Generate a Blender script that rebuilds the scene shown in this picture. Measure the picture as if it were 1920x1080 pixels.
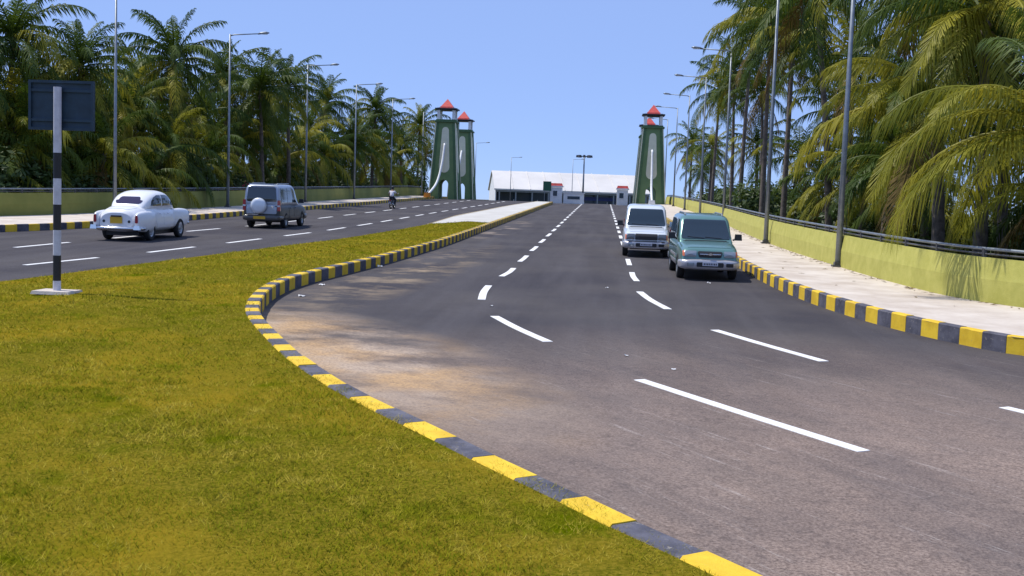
import bpy, bmesh, math, random
import numpy as np
from mathutils import Vector, Matrix, Euler

for o in list(bpy.data.objects):
    bpy.data.objects.remove(o)
scene = bpy.context.scene
COL = scene.collection
R = math.radians
SL = 0.0175                      # the road climbs gently towards a crest 140 m ahead

# ------------------------------------------------------------------ camera
cam_d = bpy.data.cameras.new('camera')
cam = bpy.data.objects.new('camera', cam_d)
COL.objects.link(cam)
cam_d.sensor_width = 36.0
cam_d.lens = 36.0 * 2100.0 / 1920.0
cam_d.clip_start = 0.1
cam_d.clip_end = 9000.0
PITCH, YAW, ROLL = R(4.486), R(4.474), R(2.0)
cam.matrix_world = (Matrix.Translation((0, 0, 2.6)) @ Matrix.Rotation(YAW, 4, 'Z') @
                    Matrix.Rotation(R(90) - PITCH, 4, 'X') @ Matrix.Rotation(ROLL, 4, 'Z'))
scene.camera = cam

# ------------------------------------------------------------------ sky and sun
SUN_DIR = Vector((-0.46, 0.10, 0.88)).normalized()       # towards the sun
elev = math.asin(SUN_DIR.z)
world = bpy.data.worlds.new('World')
scene.world = world
world.use_nodes = True
wn, wl = world.node_tree.nodes, world.node_tree.links
wn.clear()
w_out = wn.new('ShaderNodeOutputWorld')
w_bg = wn.new('ShaderNodeBackground')
w_sky = wn.new('ShaderNodeTexSky')
w_sky.sky_type = 'NISHITA'
w_sky.sun_disc = False
w_sky.sun_elevation = elev
w_sky.sun_rotation = math.atan2(SUN_DIR.x, SUN_DIR.y)
w_sky.altitude = 20
w_sky.air_density = 0.55
w_sky.dust_density = 0.0
w_sky.ozone_density = 8.0
w_bg.inputs['Strength'].default_value = 0.136
w_haze = wn.new('ShaderNodeMix')                 # even, moist tropical blue over the clear-air gradient
w_haze.data_type = 'RGBA'
w_haze.inputs['Factor'].default_value = 0.72
w_haze.inputs['B'].default_value = (2.85, 4.10, 7.7, 1)
wl.new(w_sky.outputs[0], w_haze.inputs['A'])
wl.new(w_haze.outputs['Result'], w_bg.inputs[0])
wl.new(w_bg.outputs[0], w_out.inputs[0])

sun_d = bpy.data.lights.new('sun', 'SUN')
sun_d.energy = 4.6
sun_d.angle = R(0.55)
sun_d.color = (1.0, 0.955, 0.87)
sun = bpy.data.objects.new('sun', sun_d)
COL.objects.link(sun)
sun.location = (-40, 20, 80)
sun.rotation_euler = (-SUN_DIR).to_track_quat('-Z', 'Y').to_euler()

vs = scene.view_settings
vs.view_transform = 'Standard'
vs.look = 'None'
vs.exposure = 0.0
vs.gamma = 1.0
vs.use_curve_mapping = False

# ------------------------------------------------------------------ helpers
def gz(y):
    """height of the road deck above the camera's foot at distance y"""
    if y < -30: return -30 * SL
    if y <= 138: return SL * y
    if y <= 155:
        t = (y - 138) / 17.0
        return SL * 138 + 17 * (SL * t + (-0.02 - SL) * t * t / 2)
    z155 = SL * 138 + 17 * (SL - 0.02) / 2
    return max(0.0, z155 - 0.02 * (y - 155))

def link_mesh(name, me, parent=None, loc=None):
    o = bpy.data.objects.new(name, me)
    COL.objects.link(o)
    if parent is not None: o.parent = parent
    if loc is not None: o.location = loc
    return o

def tag(o, label=None, cat=None, group=None, kind=None):
    if label: o['label'] = label
    if cat: o['category'] = cat
    if group: o['group'] = group
    if kind: o['kind'] = kind
    return o

def thing(name, label, cat, loc=(0, 0, 0), rz=0.0, group=None, slope=False):
    o = bpy.data.objects.new(name, None)
    COL.objects.link(o)
    o.empty_display_size = 0.3
    o.location = loc
    m = Matrix.Rotation(rz, 3, 'Z')
    if slope: m = Matrix.Rotation(math.atan(SL), 3, 'X') @ m
    o.rotation_euler = m.to_euler()
    return tag(o, label, cat, group)

class MB:
    """collects shapes, then links them as one mesh object"""
    def __init__(s): s.v, s.f = [], []
    def add(s, vs_, fs_):
        b = len(s.v)
        s.v += [tuple(p) for p in vs_]
        s.f += [tuple(i + b for i in f) for f in fs_]
        return s
    def box(s, cx, cy, cz, sx, sy, sz, top=1.0, rz=0.0):
        c, n = math.cos(rz), math.sin(rz)
        vs_ = []
        for z, k in ((-1, 1.0), (1, top)):
            for x, y in ((-1, -1), (1, -1), (1, 1), (-1, 1)):
                px, py = x * sx / 2 * k, y * sy / 2 * k
                vs_.append((cx + px * c - py * n, cy + px * n + py * c, cz + z * sz / 2))
        return s.add(vs_, [(3, 2, 1, 0), (4, 5, 6, 7), (0, 1, 5, 4), (1, 2, 6, 5), (2, 3, 7, 6), (3, 0, 4, 7)])
    def tube(s, pts, rads, n=8, cap=True):
        pts = [Vector(p) for p in pts]
        if not hasattr(rads, '__len__'): rads = [rads] * len(pts)
        vs_, fs_ = [], []
        up = Vector((0, 0, 1))
        prev = None
        for i, p in enumerate(pts):
            t = (pts[min(i + 1, len(pts) - 1)] - pts[max(i - 1, 0)]).normalized()
            if prev is None:
                a = t.cross(up)
                if a.length < 1e-3: a = t.cross(Vector((1, 0, 0)))
                a.normalize()
            else:
                a = (prev - t * prev.dot(t)).normalized()
            prev = a
            b = t.cross(a)
            for k in range(n):
                an = 2 * math.pi * k / n
                vs_.append(p + (a * math.cos(an) + b * math.sin(an)) * rads[i])
        for i in range(len(pts) - 1):
            for k in range(n):
                k2 = (k + 1) % n
                fs_.append((i * n + k, i * n + k2, (i + 1) * n + k2, (i + 1) * n + k))
        if cap:
            fs_.append(tuple(range(n - 1, -1, -1)))
            fs_.append(tuple((len(pts) - 1) * n + k for k in range(n)))
        return s.add(vs_, fs_)
    def lathe(s, prof, n=20, axis='x', c=(0, 0, 0)):
        """prof: (radius, along) closed ring profile turned round an axis"""
        vs_, fs_ = [], []
        m = len(prof)
        for k in range(n):
            an = 2 * math.pi * k / n
            for r, h in prof:
                a, b = r * math.cos(an), r * math.sin(an)
                p = (h, a, b) if axis == 'x' else ((a, h, b) if axis == 'y' else (a, b, h))
                vs_.append((p[0] + c[0], p[1] + c[1], p[2] + c[2]))
        for k in range(n):
            k2 = (k + 1) % n
            for i in range(m - 1):
                fs_.append((k * m + i, k2 * m + i, k2 * m + i + 1, k * m + i + 1))
        return s.add(vs_, fs_)
    def prism(s, poly, d0, d1, axis='y'):
        """2-D outline pushed along an axis"""
        n = len(poly)
        vs_ = []
        for d in (d0, d1):
            for a, b in poly:
                vs_.append((a, d, b) if axis == 'y' else ((d, a, b) if axis == 'x' else (a, b, d)))
        fs_ = [tuple(range(n)), tuple(range(2 * n - 1, n - 1, -1))]
        for i in range(n):
            j = (i + 1) % n
            fs_.append((j, i, n + i, n + j))
        return s.add(vs_, fs_)
    def mesh(s, name, mat, smooth=False):
        me = bpy.data.meshes.new(name)
        me.from_pydata(s.v, [], s.f)
        if mat is not None: me.materials.append(mat)
        bm = bmesh.new(); bm.from_mesh(me)
        bmesh.ops.recalc_face_normals(bm, faces=bm.faces)
        bm.to_mesh(me); bm.free()
        if smooth:
            me.polygons.foreach_set('use_smooth', [True] * len(me.polygons))
        me.update()
        return me
    def build(s, name, mat, parent=None, smooth=False, loc=None):
        return link_mesh(name, s.mesh(name, mat, smooth), parent, loc)

def auto_smooth(o, ang=40):
    me = o.data
    bm = bmesh.new(); bm.from_mesh(me)
    for f in bm.faces: f.smooth = True
    for e in bm.edges:
        if len(e.link_faces) == 2 and e.calc_face_angle(0) > R(ang): e.smooth = False
    bm.to_mesh(me); bm.free()

def interp(y, pts):
    """pts: list of (y, x) sorted by y"""
    if y <= pts[0][0]: return pts[0][1]
    for (a, b), (c, d) in zip(pts, pts[1:]):
        if y <= c: return b + (d - b) * (y - a) / (c - a)
    return pts[-1][1]

def catmull(pts, step):
    """resample a smooth curve through 2-D points at an even step"""
    P = [np.array(p, float) for p in pts]
    P = [2 * P[0] - P[1]] + P + [2 * P[-1] - P[-2]]
    out = []
    for i in range(1, len(P) - 2):
        n = max(4, int(np.linalg.norm(P[i + 1] - P[i]) / 0.1))
        for k in range(n):
            t = k / n
            out.append(0.5 * ((2 * P[i]) + (-P[i - 1] + P[i + 1]) * t + (2 * P[i - 1] - 5 * P[i] + 4 * P[i + 1] - P[i + 2]) * t * t
                              + (-P[i - 1] + 3 * P[i] - 3 * P[i + 1] + P[i + 2]) * t ** 3))
    out.append(P[-2])
    out = np.array(out)
    d = np.r_[0, np.cumsum(np.linalg.norm(np.diff(out, axis=0), axis=1))]
    n = max(2, int(round(d[-1] / step)) + 1)
    s = np.linspace(0, d[-1], n)
    return np.c_[np.interp(s, d, out[:, 0]), np.interp(s, d, out[:, 1])]

# ------------------------------------------------------------------ materials
def base_mat(name):
    m = bpy.data.materials.new(name)
    m.use_nodes = True
    return m, m.node_tree.nodes, m.node_tree.links, m.node_tree.nodes['Principled BSDF']

def mat(name, col, rough=0.6, metal=0.0, var=0.0, scale=3.0, bump=0.0, bscale=60.0, coat=0.0, col2=None, spec=None, detail=6):
    m, n, l, b = base_mat(name)
    b.inputs['Base Color'].default_value = (*col, 1)
    b.inputs['Roughness'].default_value = rough
    b.inputs['Metallic'].default_value = metal
    if coat:
        b.inputs['Coat Weight'].default_value = coat
        b.inputs['Coat Roughness'].default_value = 0.06
    if spec is not None: b.inputs['Specular IOR Level'].default_value = spec
    tc = n.new('ShaderNodeTexCoord')
    if var or col2:
        t = n.new('ShaderNodeTexNoise')
        t.inputs['Scale'].default_value = scale
        t.inputs['Detail'].default_value = detail
        t.inputs['Roughness'].default_value = 0.65
        l.new(tc.outputs['Object'], t.inputs['Vector'])
        r = n.new('ShaderNodeValToRGB')
        r.color_ramp.elements[0].position = 0.36
        r.color_ramp.elements[1].position = 0.64
        c2 = col2 if col2 else tuple(c * (1 + var) for c in col)
        c1 = col if col2 else tuple(c * (1 - var) for c in col)
        r.color_ramp.elements[0].color = (*c1, 1)
        r.color_ramp.elements[1].color = (*c2, 1)
        l.new(t.outputs['Fac'], r.inputs['Fac'])
        l.new(r.outputs['Color'], b.inputs['Base Color'])
    if bump:
        t2 = n.new('ShaderNodeTexNoise')
        t2.inputs['Scale'].default_value = bscale
        t2.inputs['Detail'].default_value = 5
        l.new(tc.outputs['Object'], t2.inputs['Vector'])
        bp = n.new('ShaderNodeBump')
        bp.inputs['Strength'].default_value = bump
        bp.inputs['Distance'].default_value = 0.02
        l.new(t2.outputs['Fac'], bp.inputs['Height'])
        l.new(bp.outputs['Normal'], b.inputs['Normal'])
    return m

def worn_paint(name, c1, c2, chip, amount=0.62):
    m, n, l, b = base_mat(name)
    geo = n.new('ShaderNodeNewGeometry')
    def nz(sc, d=6, r_=0.65):
        t = n.new('ShaderNodeTexNoise'); t.inputs['Scale'].default_value = sc; t.inputs['Detail'].default_value = d; t.inputs['Roughness'].default_value = r_
        l.new(geo.outputs['Position'], t.inputs['Vector']); return t.outputs['Fac']
    def mix(src, a, c_, p0, p1):
        q = n.new('ShaderNodeMix'); q.data_type = 'RGBA'
        r_ = n.new('ShaderNodeMapRange'); r_.inputs['From Min'].default_value = p0; r_.inputs['From Max'].default_value = p1
        l.new(src, r_.inputs['Value']); l.new(r_.outputs[0], q.inputs['Factor'])
        for k, s_ in (('A', a), ('B', c_)):
            if isinstance(s_, tuple): q.inputs[k].default_value = (*s_, 1)
            else: l.new(s_, q.inputs[k])
        return q.outputs['Result']
    c_ = mix(nz(3), c1, c2, .35, .65)
    c_ = mix(nz(14, 8, .75), c_, chip, amount, amount + .05)
    l.new(c_, b.inputs['Base Color'])
    b.inputs['Roughness'].default_value = 0.8
    bp = n.new('ShaderNodeBump'); bp.inputs['Strength'].default_value = 0.4; bp.inputs['Distance'].default_value = 0.015
    l.new(nz(45), bp.inputs['Height']); l.new(bp.outputs[0], b.inputs['Normal'])
    return m

def leaf_mat(name, c1, c2, trans=0.3, rough=0.45, spec=0.3, patch=0.5):
    m, n, l, b = base_mat(name)
    geo = n.new('ShaderNodeNewGeometry')
    oi = n.new('ShaderNodeObjectInfo')
    t = n.new('ShaderNodeTexNoise')
    t.inputs['Scale'].default_value = patch
    t.inputs['Detail'].default_value = 3
    l.new(geo.outputs['Position'], t.inputs['Vector'])
    add = n.new('ShaderNodeMath'); add.operation = 'MULTIPLY_ADD'
    add.inputs[1].default_value = 0.45
    l.new(oi.outputs['Random'], add.inputs[0])
    sub = n.new('ShaderNodeMath'); sub.operation = 'MULTIPLY_ADD'
    sub.inputs[1].default_value = 1.1; sub.inputs[2].default_value = -0.27
    l.new(t.outputs['Fac'], sub.inputs[0])
    l.new(sub.outputs[0], add.inputs[2])
    mx = n.new('ShaderNodeMix'); mx.data_type = 'RGBA'
    mx.inputs['A'].default_value = (*c1, 1)
    mx.inputs['B'].default_value = (*c2, 1)
    mx.clamp_factor = True
    l.new(add.outputs[0], mx.inputs['Factor'])
    l.new(mx.outputs['Result'], b.inputs['Base Color'])
    b.inputs['Roughness'].default_value = rough
    b.inputs['Specular IOR Level'].default_value = spec
    if trans:
        tr = n.new('ShaderNodeBsdfTranslucent')
        l.new(mx.outputs['Result'], tr.inputs['Color'])
        ms = n.new('ShaderNodeMixShader')
        ms.inputs[0].default_value = trans
        l.new(b.outputs[0], ms.inputs[1]); l.new(tr.outputs[0], ms.inputs[2])
        l.new(ms.outputs[0], n['Material Output'].inputs['Surface'])
    return m

def road_mat():
    """asphalt with fine aggregate, tyre-worn streaks and drifts of sandy dust"""
    m, n, l, b = base_mat('asphalt')
    geo = n.new('ShaderNodeNewGeometry')
    def noise(scale, detail=6, rough=0.6, vec=None, stretch=None):
        t = n.new('ShaderNodeTexNoise')
        t.inputs['Scale'].default_value = scale
        t.inputs['Detail'].default_value = detail
        t.inputs['Roughness'].default_value = rough
        if stretch:
            mp = n.new('ShaderNodeMapping'); mp.vector_type = 'TEXTURE'
            mp.inputs['Scale'].default_value = stretch[:3]
            mp.inputs['Rotation'].default_value = (0, 0, stretch[3])
            l.new(geo.outputs['Position'], mp.inputs['Vector'])
            l.new(mp.outputs[0], t.inputs['Vector'])
        else:
            l.new(geo.outputs['Position'], t.inputs['Vector'])
        return t.outputs['Fac']
    def ramp(src, p0, p1, c0=0.0, c1=1.0):
        r = n.new('ShaderNodeMapRange')
        r.inputs['From Min'].default_value = p0; r.inputs['From Max'].default_value = p1
        r.inputs['To Min'].default_value = c0; r.inputs['To Max'].default_value = c1
        l.new(src, r.inputs['Value'])
        return r.outputs[0]
    def mth(op, a, c):
        q = n.new('ShaderNodeMath'); q.operation = op
        for i, s_ in enumerate((a, c)):
            if isinstance(s_, (int, float)): q.inputs[i].default_value = s_
            else: l.new(s_, q.inputs[i])
        q.use_clamp = True
        return q.outputs[0]
    def mix(f, a, c):
        q = n.new('ShaderNodeMix'); q.data_type = 'RGBA'
        l.new(f, q.inputs['Factor'])
        for k, s_ in (('A', a), ('B', c)):
            if isinstance(s_, tuple): q.inputs[k].default_value = (*s_, 1)
            else: l.new(s_, q.inputs[k])
        return q.outputs['Result']
    def blob(cx, cy, rx, ry, ang, soft=0.9):
        """soft elliptical drift of dust lying on the road at a given spot"""
        mp = n.new('ShaderNodeMapping'); mp.vector_type = 'TEXTURE'
        mp.inputs['Location'].default_value = (cx, cy, 0)
        mp.inputs['Rotation'].default_value = (0, 0, ang)
        mp.inputs['Scale'].default_value = (rx, ry, 1000)
        l.new(geo.outputs['Position'], mp.inputs['Vector'])
        ln = n.new('ShaderNodeVectorMath'); ln.operation = 'LENGTH'
        l.new(mp.outputs[0], ln.inputs[0])
        return ramp(ln.outputs['Value'], 1.0, 1.0 - soft)
    asp = mix(ramp(noise(95, 3), 0.35, 0.7), (0.028, 0.026, 0.031), (0.080, 0.073, 0.080))
    asp = mix(ramp(noise(0.28, 4), 0.38, 0.66), asp, mix(ramp(noise(60, 3), 0.3, 0.7), (0.055, 0.050, 0.052), (0.100, 0.090, 0.088)))
    asp = mix(mth('MULTIPLY', ramp(noise(1.0, 6, .6, stretch=(0.9, 14.0, 1, 0.0)), .42, .66), 0.40), asp, (0.105, 0.098, 0.104))   # tyre-polished lanes
    # dust drifts
    near = blob(3.5, 9.0, 10.0, 12.5, 0.25, 0.75)
    streak = ramp(noise(1.0, 7, 0.68, stretch=(3.4, 1.5, 1, R(-59))), 0.36, 0.72)
    f1 = mth('MULTIPLY', near, mth('ADD', 0.33, mth('MULTIPLY', streak, 0.45)))
    dusty = mix(ramp(noise(38, 4, 0.7), 0.34, 0.66), (0.165, 0.112, 0.085), (0.50, 0.375, 0.30))
    asp = mix(f1, asp, dusty)
    asp = mix(mth('MULTIPLY', ramp(noise(9, 5, 0.7), 0.50, 0.70), 0.42), asp, (0.055, 0.046, 0.048))
    gut = blob(-4.1, 16.4, 2.45, 7.2, R(33), 0.6)
    cl = ramp(noise(0.62, 9, 0.70, stretch=(1.5, 0.9, 1, R(-25))), 0.36, 0.58)
    f2 = mth('MULTIPLY', mth('MULTIPLY', gut, mth('ADD', 0.15, cl)), ramp(noise(26, 6, .75), .22, .56))
    asp = mix(f2, asp, mix(ramp(noise(0.7, 3), 0.4, 0.62), (0.47, 0.36, 0.265), (0.50, 0.325, 0.17)))
    strip = blob(-5.2, 31.0, 1.5, 16.0, R(-3), 0.9)
    f3 = mth('MULTIPLY', strip, ramp(noise(0.8, 6, 0.65), 0.46, 0.66))
    asp = mix(f3, asp, (0.33, 0.25, 0.165))
    far = blob(-5.2, 62.0, 1.3, 16.0, 0.0, 0.8)
    f4 = mth('MULTIPLY', far, ramp(noise(0.5, 5), 0.52, 0.62))
    asp = mix(f4, asp, (0.30, 0.24, 0.19))
    # pale scuffs and grit
    scf = mth('MULTIPLY', ramp(noise(1.6, 8, 0.75, stretch=(2.6, 0.16, 1, R(-58))), 0.585, 0.68), near)
    asp = mix(mth('MULTIPLY', mth('MULTIPLY', scf, ramp(noise(30, 4, .7), .35, .6)), 0.7), asp, (0.52, 0.46, 0.42))
    grit = mth('MULTIPLY', ramp(noise(16, 2), 0.74, 0.77), 0.5)
    asp = mix(grit, asp, (0.40, 0.35, 0.30))
    l.new(asp, b.inputs['Base Color'])
    b.inputs['Roughness'].default_value = 0.92
    b.inputs['Specular IOR Level'].default_value = 0.15
    bp = n.new('ShaderNodeBump')
    bp.inputs['Strength'].default_value = 0.55; bp.inputs['Distance'].default_value = 0.012
    l.new(noise(110, 4), bp.inputs['Height'])
    l.new(bp.outputs[0], b.inputs['Normal'])
    return m

M = {}
M['asphalt'] = road_mat()
M['ground'] = mat('dry_soil', (0.12, 0.10, 0.05), 0.95, col2=(0.07, 0.085, 0.03), scale=0.2)
M['concrete'] = mat('pale_concrete', (0.47, 0.395, 0.325), 0.9, col2=(0.62, 0.55, 0.475), scale=0.9, bump=0.35, bscale=40)
M['slab'] = mat('median_concrete', (0.46, 0.44, 0.40), 0.9, col2=(0.56, 0.54, 0.50), scale=0.5, bump=0.3, bscale=40)
M['yellow'] = worn_paint('kerb_yellow_paint', (0.62, 0.385, 0.012), (0.78, 0.52, 0.025), (0.40, 0.30, 0.12))
M['black'] = worn_paint('kerb_black_paint', (0.044, 0.043, 0.060), (0.115, 0.112, 0.140), (0.22, 0.20, 0.185), 0.59)
M['dash'] = worn_paint('road_marking_white', (0.66, 0.65, 0.63), (0.82, 0.81, 0.79), (0.42, 0.38, 0.35), 0.63)
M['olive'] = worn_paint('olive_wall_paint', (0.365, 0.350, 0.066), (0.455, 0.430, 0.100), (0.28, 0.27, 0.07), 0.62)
M['olive_shade'] = mat('olive_wall_paint_shaded', (0.170, 0.180, 0.034), 0.9, col2=(0.235, 0.235, 0.050), scale=0.5, bump=0.25, bscale=30)  # same olive wall paint, darkened so its colour carries the shade
M['rail'] = mat('rail_grey_steel', (0.09, 0.09, 0.095), 0.45, metal=0.4, var=0.3, scale=2)
M['galv'] = mat('galvanised_steel', (0.22, 0.245, 0.27), 0.45, metal=0.55, var=0.15, scale=4)
M['lampglass'] = mat('lamp_lens', (0.75, 0.75, 0.72), 0.25)
M['white'] = mat('white_paint', (0.76, 0.76, 0.75), 0.55, var=0.06, scale=3)
M['pblack'] = mat('pole_black_paint', (0.014, 0.014, 0.016), 0.5)
M['pwhite'] = mat('pole_white_paint', (0.58, 0.57, 0.62), 0.6, var=0.12, scale=6)
M['board'] = mat('sign_back_blue_grey', (0.018, 0.042, 0.068), 0.6, var=0.2, scale=4)
M['tgreen'] = mat('tower_green_paint', (0.125, 0.205, 0.082), 0.7, col2=(0.160, 0.245, 0.100), scale=0.8)
M['tgreen2'] = mat('tower_trim_dark_green', (0.075, 0.145, 0.06), 0.7, var=0.15)
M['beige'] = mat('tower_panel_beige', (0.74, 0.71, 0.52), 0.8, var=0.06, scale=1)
M['red'] = mat('red_roof_paint', (0.62, 0.075, 0.06), 0.65, var=0.15, scale=3)
M['orange'] = mat('orange_paint', (0.65, 0.23, 0.02), 0.7, var=0.1)
M['roofw'] = mat('white_membrane_roof', (0.57, 0.545, 0.515), 0.7, var=0.07, scale=0.15)
M['dglass'] = mat('dark_glazing', (0.018, 0.035, 0.055), 0.15)
M['signgreen'] = mat('sign_green', (0.012, 0.10, 0.05), 0.5)
M['bluep'] = mat('blue_panel', (0.03, 0.05, 0.22), 0.5)
M['trunk'] = mat('palm_trunk_bark', (0.085, 0.068, 0.055), 0.95, col2=(0.17, 0.14, 0.115), scale=5, bump=0.8, bscale=14)
M['stem'] = mat('shrub_stem', (0.06, 0.045, 0.03), 0.9)
M['frond_g'] = leaf_mat('palm_frond_green', (0.026, 0.062, 0.008), (0.115, 0.155, 0.014), 0.30, 0.5, 0.2)
M['frond_y'] = leaf_mat('palm_frond_olive', (0.105, 0.135, 0.008), (0.42, 0.37, 0.035), 0.36, 0.5, 0.22)
M['frond_d'] = leaf_mat('palm_frond_dry', (0.10, 0.066, 0.018), (0.26, 0.175, 0.050), 0.15, 0.7, 0.2)
M['coco'] = mat('coconut_husk', (0.16, 0.14, 0.03), 0.6, col2=(0.22, 0.10, 0.03), scale=2)
M['leaf'] = leaf_mat('shrub_leaf', (0.020, 0.050, 0.010), (0.075, 0.105, 0.016), 0.3, 0.5, 0.3)
M['petal'] = leaf_mat('red_bougainvillea_petal', (0.40, 0.02, 0.05), (0.55, 0.06, 0.12), 0.3, 0.6, 0.2)
M['paper'] = mat('paper_scrap', (0.75, 0.74, 0.72), 0.8)
M['tyre'] = mat('tyre_rubber', (0.016, 0.016, 0.017), 0.85)
M['rim'] = mat('wheel_steel', (0.42, 0.43, 0.44), 0.4, metal=0.6)
M['glass'] = mat('car_window_glass', (0.010, 0.020, 0.026), 0.06, coat=0.6, spec=0.7)
M['glass2'] = mat('tinted_rear_window', (0.060, 0.056, 0.105), 0.5, spec=0.0)
M['trim'] = mat('black_plastic_trim', (0.018, 0.018, 0.020), 0.5)
M['chrome'] = mat('chrome', (0.72, 0.72, 0.73), 0.16, metal=1.0)
M['tail'] = mat('tail_lamp_red', (0.33, 0.012, 0.02), 0.2, coat=0.5)
M['amber'] = mat('indicator_amber', (0.62, 0.16, 0.06), 0.25, coat=0.5)
M['lens'] = mat('headlamp_lens', (0.30, 0.33, 0.35), 0.12, metal=0.35, coat=0.7)
M['lens_dark'] = mat('smoked_headlamp_lens', (0.10, 0.115, 0.13), 0.12, metal=0.3, coat=0.7)
M['plate_y'] = mat('plate_yellow', (0.62, 0.36, 0.015), 0.5)
M['plate_w'] = mat('plate_pale', (0.55, 0.56, 0.62), 0.5)
M['ink'] = mat('plate_ink', (0.015, 0.015, 0.03), 0.5)
M['car_white'] = mat('car_paint_white', (0.78, 0.78, 0.78), 0.3, coat=0.5)
M['car_silver'] = mat('car_paint_silver', (0.33, 0.37, 0.43), 0.30, metal=0.35, coat=0.7)
M['car_pearl'] = mat('car_paint_pale_silver', (0.68, 0.72, 0.76), 0.28, metal=0.12, coat=0.7)
M['car_green'] = mat('car_paint_sea_green', (0.120, 0.245, 0.215), 0.28, metal=0.35, coat=0.8)
M['car_lower'] = mat('car_lower_silver', (0.44, 0.43, 0.45), 0.35, metal=0.4, coat=0.4)
M['car_silver_shade'] = mat('car_paint_silver_shaded', (0.040, 0.043, 0.042), 0.45, metal=0.0, coat=0.1)  # silver body paint with the shade of the flanks put into the colour
M['car_dark'] = mat('car_lower_graphite', (0.075, 0.070, 0.066), 0.4, metal=0.3, coat=0.4)
M['skin'] = mat('skin', (0.20, 0.105, 0.065), 0.6)
M['shirt'] = mat('white_shirt_cloth', (0.72, 0.69, 0.75), 0.9)
M['trouser'] = mat('dark_trouser_cloth', (0.022, 0.022, 0.032), 0.9)
M['hair'] = mat('black_hair', (0.008, 0.008, 0.009), 0.6)
M['moto'] = mat('motorcycle_black', (0.02, 0.015, 0.018), 0.35, coat=0.5)
M['motored'] = mat('motorcycle_maroon', (0.16, 0.03, 0.035), 0.35, coat=0.5)

# ------------------------------------------------------------------ setting: ground, road, pavements
def sheet(name, rows, zoff, m, kind='structure', sub=6):
    """rows: list of (y, xl, xr); a sheet that follows the deck height"""
    b = MB()
    vs_, fs_ = [], []
    for y, xl, xr in rows:
        for k in range(sub + 1):
            x = xl + (xr - xl) * k / sub
            vs_.append((x, y, gz(y) + (zoff(x, y, k / sub) if callable(zoff) else zoff)))
    w = sub + 1
    for i in range(len(rows) - 1):
        for k in range(sub):
            fs_.append((i * w + k, i * w + k + 1, (i + 1) * w + k + 1, (i + 1) * w + k))
    b.add(vs_, fs_)
    o = b.build(name, m, smooth=True)
    return tag(o, kind=kind)

def make_ground():
    xs = [-4000, -1500, -600, -250, -120, -70, -46, -38, -29, -27.5, 0, 11, 12.5, 20, 42, 60, 120, 250, 600, 1500, 4000]
    ys = [-400, -100, -31] + list(range(-20, 300, 10)) + [340, 450, 700, 1200, 2500, 5000, 8000]
    vs_, fs_ = [], []
    for y in ys:
        for x in xs:
            on = (-28 < x < 11.5) or (y <= 20 and -42 < x < 43)
            z = gz(y) - 0.12 if on else min(gz(y), 0.0) - 0.5
            if y > 285: z = -0.5
            vs_.append((x, y, z))
    w = len(xs)
    for j in range(len(ys) - 1):
        for i in range(w - 1):
            fs_.append((j * w + i, j * w + i + 1, (j + 1) * w + i + 1, (j + 1) * w + i))
    tag(MB().add(vs_, fs_).build('ground', M['ground']), kind='structure')
make_ground()

LKERB = [(-33, 24.0), (-26.2, 33.0), (-22.9, 40.3), (-21.6, 46.0), (-21.15, 56.0), (-21.1, 64), (-21.1, 90), (-21.0, 120), (-20.9, 138), (-20.6, 152)]
LWALL = [(-36, 33.5), (-29.4, 41.0), (-26.5, 48.5), (-25.4, 57.0), (-24.7, 74.0), (-24.6, 92.0), (-24.5, 120), (-24.4, 150.0)]
RKERB = [(15.5, 14.2), (10.4, 16.4), (7.2, 18.8), (6.42, 19.9), (5.78, 21.6), (5.22, 24.0), (4.80, 27.2), (4.56, 31.5), (4.5, 38), (4.5, 60), (4.5, 100), (4.5, 137.8)]
RWALL = [(22, 16.5), (14.5, 19.3), (10.6, 22.0), (8.95, 24.2), (8.24, 25.6), (7.85, 27.2), (7.5, 31.0), (7.3, 36), (7.12, 44.7), (7.25, 55), (7.8, 75), (8.15, 95), (8.25, 120), (8.25, 150)]
MEDR = [(1.9, 5.55), (0.83, 7.05), (0.33, 7.72), (-0.10, 8.35), (-0.48, 8.88), (-0.98, 9.6), (-1.38, 10.2), (-2.45, 11.75), (-3.10, 12.85), (-3.77, 14.08),
        (-4.60, 15.85), (-5.28, 17.38), (-5.85, 18.9), (-6.35, 20.8), (-6.68, 22.6), (-6.86, 24.6), (-6.82, 26.6), (-6.62, 29.0), (-6.38, 32.5), (-6.15, 38), (-5.98, 45), (-5.95, 60), (-5.9, 90), (-5.85, 132)]
MEDL = [(-18, 4), (-14.6, 15), (-13.2, 20), (-12.74, 22.9), (-12.47, 25), (-11.83, 30.6), (-10.93, 38.0), (-10.2, 44), (-9.6, 54), (-9.3, 63.6), (-9.0, 82), (-8.6, 106), (-7.6, 132)]

rows = []
for y in [-12, -4, 0, 3, 6, 9, 12, 15, 18, 21, 24, 27, 30, 34, 38, 42, 46] + list(range(50, 160, 3)) + [160, 165, 172, 180]:
    xl = interp(y, [(38, -40), (46, -28), (52, -26.5), (150, -25.2), (160, -24)])
    xr = interp(y, [(19, 40), (23, 12.5), (30, 9.5), (160, 9.5)])
    rows.append((y, xl, xr))
road = sheet('road', rows, 0.0, M['asphalt'], sub=10)

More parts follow.
